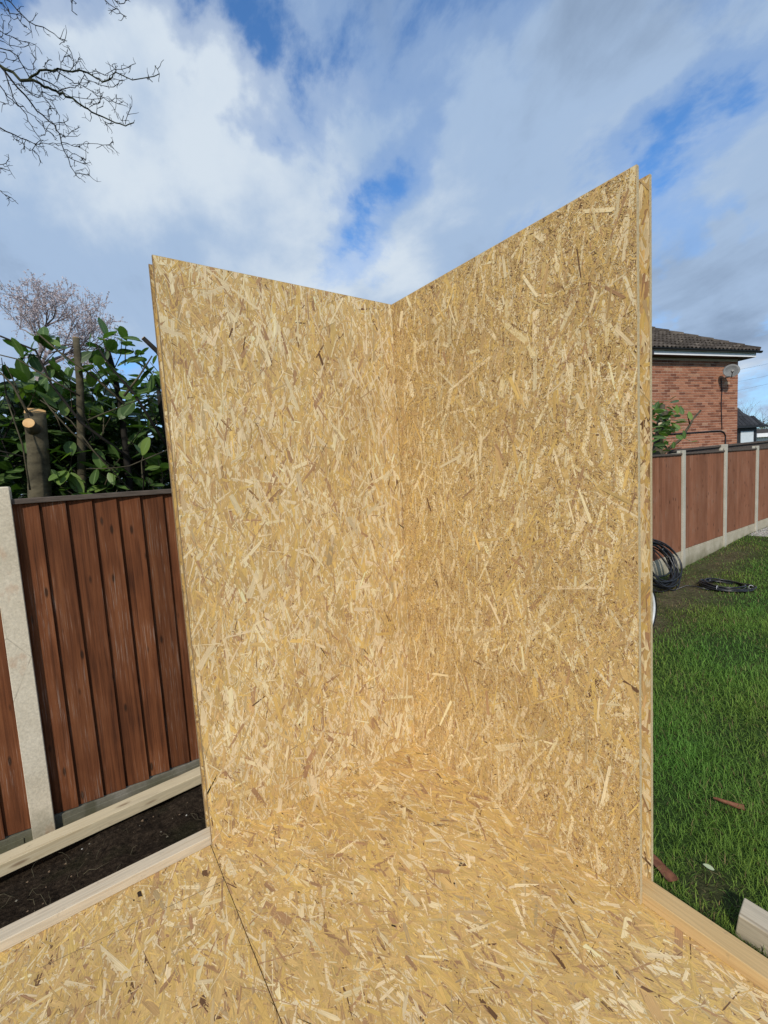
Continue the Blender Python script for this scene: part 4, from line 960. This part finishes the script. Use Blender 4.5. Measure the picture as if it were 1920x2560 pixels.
def overhead_tree():
    r = np.random.default_rng(77); D0 = 4.6; K = 3.318
    tb = np.array([-4.3, 4.0, -.4])
    t = empty('overhanging_tree', tuple(tb), 'leafless tree with dark twisting twigs reaching over the fence', 'tree')
    top = np.array([-4.1, 3.8, 4.6])
    MB().tube([tb, tb*.6+top*.4+np.array([.05, 0, 0]), tb*.2+top*.8, top, top+np.array([-.1, .1, 1.6])], [.2, .17, .15, .12, .08], 12).build('trunk', MAT['moss_bark'], t, smooth=True)
    L = [ # crop coordinates, start radius, depth
        ([(-260, 420), (0, 545), (110, 600), (235, 665), (330, 690), (400, 725), (470, 755), (520, 770), (600, 812), (700, 890), (760, 930), (850, 968), (960, 1020), (1040, 1045), (1110, 1018)], 11, 4.6),
        ([(235, 665), (310, 610), (380, 580), (480, 570), (600, 595), (720, 600), (800, 650), (850, 680), (930, 645), (960, 600), (1020, 628), (1210, 645), (1322, 612), (1285, 545)], 7.5, 4.5),
        ([(-60, 500), (20, 570), (100, 670), (200, 780), (270, 870), (350, 950), (460, 1040), (495, 1110), (510, 1190), (570, 1320), (620, 1430), (660, 1480)], 7, 4.8),
        ([(-150, 980), (0, 1060), (90, 1105), (180, 1150), (280, 1190), (350, 1185), (440, 1185), (475, 1205)], 5, 4.9),
        ([(30, 570), (90, 740), (140, 860), (220, 950), (260, 1040), (340, 1160), (270, 1240), (320, 1290), (335, 1345)], 4, 4.7),
        ([(300, 635), (400, 680), (480, 730), (600, 812), (680, 880)], 5, 4.62),
        ([(-80, -200), (60, 0), (140, 80), (240, 180), (360, 225), (450, 280), (500, 320), (532, 352)], 5, 4.3),
        ([(-60, -60), (0, 20), (80, 110), (150, 150), (185, 200), (235, 238)], 3.6, 4.3), ([(0, -60), (50, 40), (80, 115)], 3, 4.3),
        ([(-60, 360), (0, 400), (140, 460), (220, 600), (300, 720), (380, 830), (440, 900), (495, 960)], 4, 4.9),
        ([(-80, 200), (0, 255), (90, 300), (160, 335), (240, 350)], 3.5, 4.8), ([(-50, 330), (40, 350), (120, 380), (200, 390), (240, 350)], 3, 4.75), ([(-60, 300), (20, 300), (30, 180)], 3, 4.7),
        ([(780, -90), (870, 0), (960, 70), (1000, 110), (1048, 138)], 3.2, 4.2), ([(900, -60), (950, 0), (1030, 28), (1040, 5)], 2.6, 4.2), ([(590, -120), (602, 0), (598, 80), (640, 125)], 2.6, 4.2),
        ([(440, 600), (500, 610), (600, 670), (650, 690), (760, 755), (840, 800), (900, 840), (960, 852), (1015, 848)], 3.6, 4.4),
        ([(-50, 640), (0, 710), (60, 800), (150, 880), (230, 930), (300, 990), (380, 1070), (470, 1150)], 4.2, 5.0),
        ([(-80, 1370), (0, 1365), (50, 1355), (75, 1315)], 2.6, 4.8), ([(-90, 1560), (0, 1580), (70, 1630), (150, 1692)], 2.4, 4.8), ([(-80, 1370), (0, 1395), (78, 1415)], 2, 4.9), ([(-60, 830), (20, 850), (70, 862)], 2.2, 4.9),
        ([(480, 760), (540, 735), (620, 730), (660, 700), (690, 640), (690, 600)], 3.4, 4.55), ([(690, 650), (780, 680), (860, 712), (940, 722), (985, 690), (1015, 662)], 2.6, 4.5),
        ([(580, 585), (610, 540), (610, 490), (570, 462), (530, 475), (505, 520), (495, 600), (475, 665)], 2.2, 4.5), ([(600, 560), (640, 520), (655, 480)], 2, 4.5), ([(605, 490), (570, 395)], 1.6, 4.5),
        ([(700, 600), (800, 590), (950, 575), (1060, 560), (1115, 530)], 2.2, 4.5), ([(955, 600), (955, 545)], 2.2, 4.5), ([(1210, 645), (1265, 680)], 2.2, 4.5),
        ([(500, 1110), (560, 1130), (600, 1085), (650, 1060)], 2.6, 4.8), ([(510, 1180), (590, 1205), (640, 1215), (690, 1240)], 2.4, 4.8), ([(640, 1200), (740, 1190), (850, 1203), (910, 1200), (938, 1180)], 1.6, 4.8),
        ([(530, 1240), (600, 1275), (670, 1305), (712, 1325)], 2.2, 4.8), ([(560, 1300), (620, 1330), (715, 1358)], 2, 4.8), ([(625, 1420), (700, 1400)], 1.8, 4.8), ([(630, 1440), (700, 1445), (745, 1458)], 1.8, 4.8),
        ([(1030, 1035), (1025, 960)], 2, 4.6), ([(1040, 1030), (1060, 950), (1080, 860)], 2, 4.6), ([(850, 985), (880, 1030), (910, 1062)], 2, 4.6), ([(890, 1030), (940, 1025)], 1.6, 4.6),
        ([(740, 890), (790, 865), (830, 850), (840, 800)], 2.4, 4.55), ([(600, 800), (720, 820), (830, 818), (850, 785)], 2.4, 4.6), ([(760, 925), (760, 975)], 1.8, 4.6), ([(800, 940), (805, 900), (855, 880)], 1.8, 4.6),
        ([(100, 700), (200, 720), (250, 770), (350, 800), (430, 830)], 2.6, 4.7), ([(330, 690), (350, 760), (420, 795), (490, 800), (500, 755)], 2.6, 4.6), ([(40, 440), (60, 490), (120, 505), (155, 490)], 2.4, 4.8), ([(100, 590), (200, 560), (280, 580), (300, 490)], 2.2, 4.6), ([(375, 580), (375, 520), (395, 510)], 2, 4.5),
        ([(370, 640), (380, 610), (450, 590)], 2.2, 4.55), ([(150, 690), (180, 700), (230, 760), (320, 810)], 2.4, 4.7), ([(400, 960), (410, 900), (460, 900), (480, 940)], 2, 4.75), ([(430, 1030), (490, 1015), (565, 998)], 2, 4.8), ([(180, 1150), (200, 1210), (250, 1245)], 2.2, 4.9), ([(100, 1110), (120, 1150), (155, 1170)], 2, 4.9), ([(340, 1120), (380, 1090), (350, 1010)], 2, 4.8)]
    tw = MB(); br = None
    def P(q, D): return onD(q[0]/K, q[1]/K, D)
    for i, (pts, w, D) in enumerate(L):
        n = len(pts); W = [P(q, D+.12*math.sin(k*1.3+i)) for k, q in enumerate(pts)]
        # subdivide with small crooked kinks
        Z = [W[0]]
        for a, b in zip(W[:-1], W[1:]):
            m_ = (a+b)/2+r.normal(0, 1, 3)*np.linalg.norm(b-a)*.045; Z += [m_, b]
        rad0 = w/K/FPX*D*1.15
        rad = [max(.0033, rad0*(1-.7*k/(len(Z)-1))) for k in range(len(Z))]
        if w >= 3.4:
            MB().tube(Z, rad, 7 if w > 6 else 5).build('branch', MAT['moss_bark'] if w > 7 else MAT['bark_dark'], t, smooth=True)
        else: tw.tube(Z, rad, 4)
        for k in range(1, len(Z)):
            for rep in range(2):
                if r.random() < (.55 if w < 8 else .3):
                    d = (Z[k]-Z[k-1]); d /= np.linalg.norm(d)+1e-9; e = d*.7+r.normal(0, .6, 3); e /= np.linalg.norm(e); ll = r.uniform(.02, .15); q = Z[k].copy(); pt = [q]
                    for s in range(3):
                        e = e+r.normal(0, .45, 3); e /= np.linalg.norm(e); q = q+e*ll/3; pt.append(q.copy())
                    tw.tube(pt, [.0032, .0028, .0024, .0016], 3)
                    if r.random() < .6:
                        e2 = e+r.normal(0, .7, 3); e2 /= np.linalg.norm(e2); tw.tube([pt[2], pt[2]+e2*ll*.35], [.0024, .0016], 3)
    tag(tw.build('twigs', MAT['bark_dark'], t), kind='stuff')
    for a in (P((-260, 420), 4.6), P((-150, 980), 4.9), P((-80, -200), 4.3), P((-90, 1560), 4.8), P((590, -120), 4.2), P((780, -90), 4.2)):
        m_ = (a+top)/2+np.array([0, 0, .25]); s = top+np.array([0, 0, (a[2]-top[2])*.25])
        MB().tube([s, (s+m_)/2, m_, (m_+a)/2, a], [.06, .045, .035, .025, .014], 8).build('limb', MAT['moss_bark'], t, smooth=True)
overhead_tree()

# ------------------------------------------------------------------ things on the lawn
def coil(name, label, c, ax, e1, rx, ry, nl, rt, seed, jitter, ties, tail=None):
    r = np.random.default_rng(seed); c, ax, e1 = (np.array(q, float) for q in (c, ax, e1)); ax /= np.linalg.norm(ax); e1 -= ax*(e1@ax); e1 /= np.linalg.norm(e1); e2 = np.cross(ax, e1)
    t = empty(name, tuple(c-np.array([0, 0, ry*abs(e2[2])])), label, 'cable coil')
    for k in range(nl):
        o = r.normal(0, jitter, 3); sx, sy = rx*r.uniform(.72, 1.04), ry*r.uniform(.78, 1.04); ph = r.uniform(0, 6.3); pts = []
        for i in range(29):
            a = 2*math.pi*i/28; w = jitter*.7*math.sin(2*a+ph)
            pts.append(c+o+e1*sx*math.cos(a)+e2*(sy*math.sin(a)+ry-sy)+ax*w)
        MB().tube(pts, rt, 6, caps=False).build('loop', MAT['black'], t, smooth=True)
    for a in ties:
        p = c+e1*rx*math.cos(a)+e2*ry*math.sin(a); d = e1*math.cos(a)+e2*math.sin(a); pts = [p+.026*(d*math.cos(b)+ax*math.sin(b)) for b in np.linspace(0, 2*math.pi, 13)]
        MB().tube(pts, .003, 5, caps=False).build('cable_tie', MAT['silver'], t)
    if tail is not None: MB().tube(tail, rt*.8, 6).build('loose_end', MAT['black'], t, smooth=True)
    return t
c1 = onY(1640, 1425, 1.02)
coil('cable_coil', 'large black cable coil leaning upright against the red brown fence', (c1[0], 1.0, -.385+.33), (-.12, -.86, .5), (1, 0, 0), .4, .38, 17, .011, 3, .032, (.6, 1.5, 2.4))
c2 = onZ(1812, 1468, -.37)
tl = [c2+np.array([-.28, .1, .0]), onZ(1740, 1466, -.35), onZ(1715, 1464, -.36), onZ(1690, 1474, -.375)]
coil('cable_coil', 'small black cable coil lying flat on the grass', (c2[0], c2[1], -.335), (.04, -.05, 1), (.35, -1, 0), .31, .26, 8, .011, 4, .014, (.3, 2.2, 4.4), tl)

# spoked wheel half hidden behind the right wall panel
wc = onZ(1595, 1533, -.05); ax = np.array([.86, -.5, .06]); 
vv = wc-CAM; vv[2] = 0; vv /= np.linalg.norm(vv); sdv = np.array([vv[1], -vv[0], 0]); e1 = sdv*.5+vv*.866; e1 /= np.linalg.norm(e1); e2 = np.array([0, 0, 1.]); ax = np.cross(e1, e2)
wh = empty('spoked_wheel', (wc[0], wc[1], -.385), 'pale curved wheel rim with black outer edge half hidden behind the rough wall panel', 'wheel')
def ring(rad, rt, n=6): return MB().tube([wc+rad*(e1*math.cos(a)+e2*math.sin(a)) for a in np.linspace(0, 2*math.pi, 49)], rt, n, caps=False)
ring(.325, .016, 8).build('tyre', MAT['black'], wh, smooth=True)
ring(.3, .014, 8).build('rim', MAT['silver'], wh, smooth=True)
MB().tube([wc-ax*.05, wc+ax*.05], .02, 10).build('hub', MAT['silver'], wh, smooth=True)
sp = MB()
for k in range(20):
    a = 2*math.pi*k/20; MB().tube([wc+ax*(.03 if k % 2 else -.03), wc+.295*(e1*math.cos(a)+e2*math.sin(a))], .0014, 4).build('spoke', MAT['silver'], wh)

def bark_strip(label, a, b, w, curl, seed):
    r = np.random.default_rng(seed); a, b = np.array(a), np.array(b); d = b-a; L = np.linalg.norm(d); d /= L; s = np.cross(d, [0, 0, 1.]); mb = MB(); n, k_ = 9, 7
    for lay in (0, .004):
        for i in range(n):
            t = i/(n-1); ww = w*(.45+.75*t if i else .3)*(1+r.normal(0, .06)); 
            for k in range(k_):
                u = (k/(k_-1)-.5)*2; p = a+d*L*t+s*ww*math.sin(u*curl)/curl*.9+np.array([0, 0, .02+ww*.55*(1-math.cos(u*curl))+.012*math.sin(3*t+1)-lay]); mb.v.append(tuple(p+s*.01*math.sin(4*t)))
    for L_ in (0, 1):
        for i in range(n-1):
            for k in range(k_-1): q = L_*n*k_+i*k_+k; mb.f.append((q, q+1, q+k_+1, q+k_))
    for i in range(n-1):
        for k in (0, k_-1): q = i*k_+k; mb.f.append((q, q+k_, q+k_+n*k_, q+n*k_))
    o = mb.build('bark_strip', MAT['bark_red'], base=tuple(a), smooth=True); tag(o, label, 'bark')
bark_strip('curled red brown strip of bark lying on open grass', onZ(1783, 2008, -.365), onZ(1862, 2030, -.365), .026, 1.3, 1)
bark_strip('dull pinkish bark shard poking out below the rough wall panel', onZ(1600, 2115, -.365), onZ(1680, 2208, -.365), .03, .7, 2)
lo = bpy.data.objects.new('fallen_leaf', lm_.copy()); COL.objects.link(lo); lo.location = Vector(onZ(1757, 2160, -.335)); lo.scale = (.045, .045, .045); lo.rotation_euler = (.2, .1, -1.2)
lo.data.materials.clear(); lo.data.materials.append(m_noise('pale_leaf', (.3, .36, .2), (.42, .46, .3), 30, .6, .3, .1)); tag(lo, 'single pale green leaf fallen on the lawn by the timber beam', 'leaf')

# seedling beside the coil
sd_ = onZ(1684, 1452, -.36); se = empty('seedling', (sd_[0], sd_[1], -.385), 'tiny bright green seedling in front of the upright black coil', 'plant'); rr = np.random.default_rng(2)
MB().tube([(sd_[0], sd_[1], -.39), (sd_[0], sd_[1], -.28)], .004, 5).build('stem', MAT['bark'], se)
for k in range(6):
    a = k*1.1; put_leaf(se, np.array([sd_[0], sd_[1], -.3+.01*k]), leaf_frame(rr, np.array([math.cos(a), math.sin(a), .6])), .1)

# gravel path by the far fence end
def gravel():
    r = np.random.default_rng(5); N = 5200; x = r.uniform(10.1, 13.5, N); y = r.uniform(.6, 1.22, N); k = y > .74+.05*np.sin(9*x); x, y = x[k], y[k]; n = len(x); s = r.uniform(.008, .02, n); V = np.zeros((n, 6, 3))
    for i, (a, b, h) in enumerate(((1, 0, 0), (0, 1, 0), (-1, 0, 0), (0, -1, 0), (.2, .1, .8), (0, 0, -.7))): V[:, i] = np.stack([x+a*s*r.uniform(.7, 1.3, n), y+b*s*r.uniform(.7, 1.3, n), gz(x, y)+.006+h*s], 1)
    c = np.array([.34, .32, .29])*r.uniform(.5, 1.5, (n, 1))*r.normal(1, .05, (n, 3))
    o = np_mesh('gravel', V, [(0, 1, 4), (1, 2, 4), (2, 3, 4), (3, 0, 4), (1, 0, 5), (2, 1, 5), (3, 2, 5), (0, 3, 5)], MAT['attr'], col=np.clip(c, .05, .7)); tag(o, 'strip of grey gravel at the foot of the lawn fence', 'gravel', kind='stuff')
gravel()
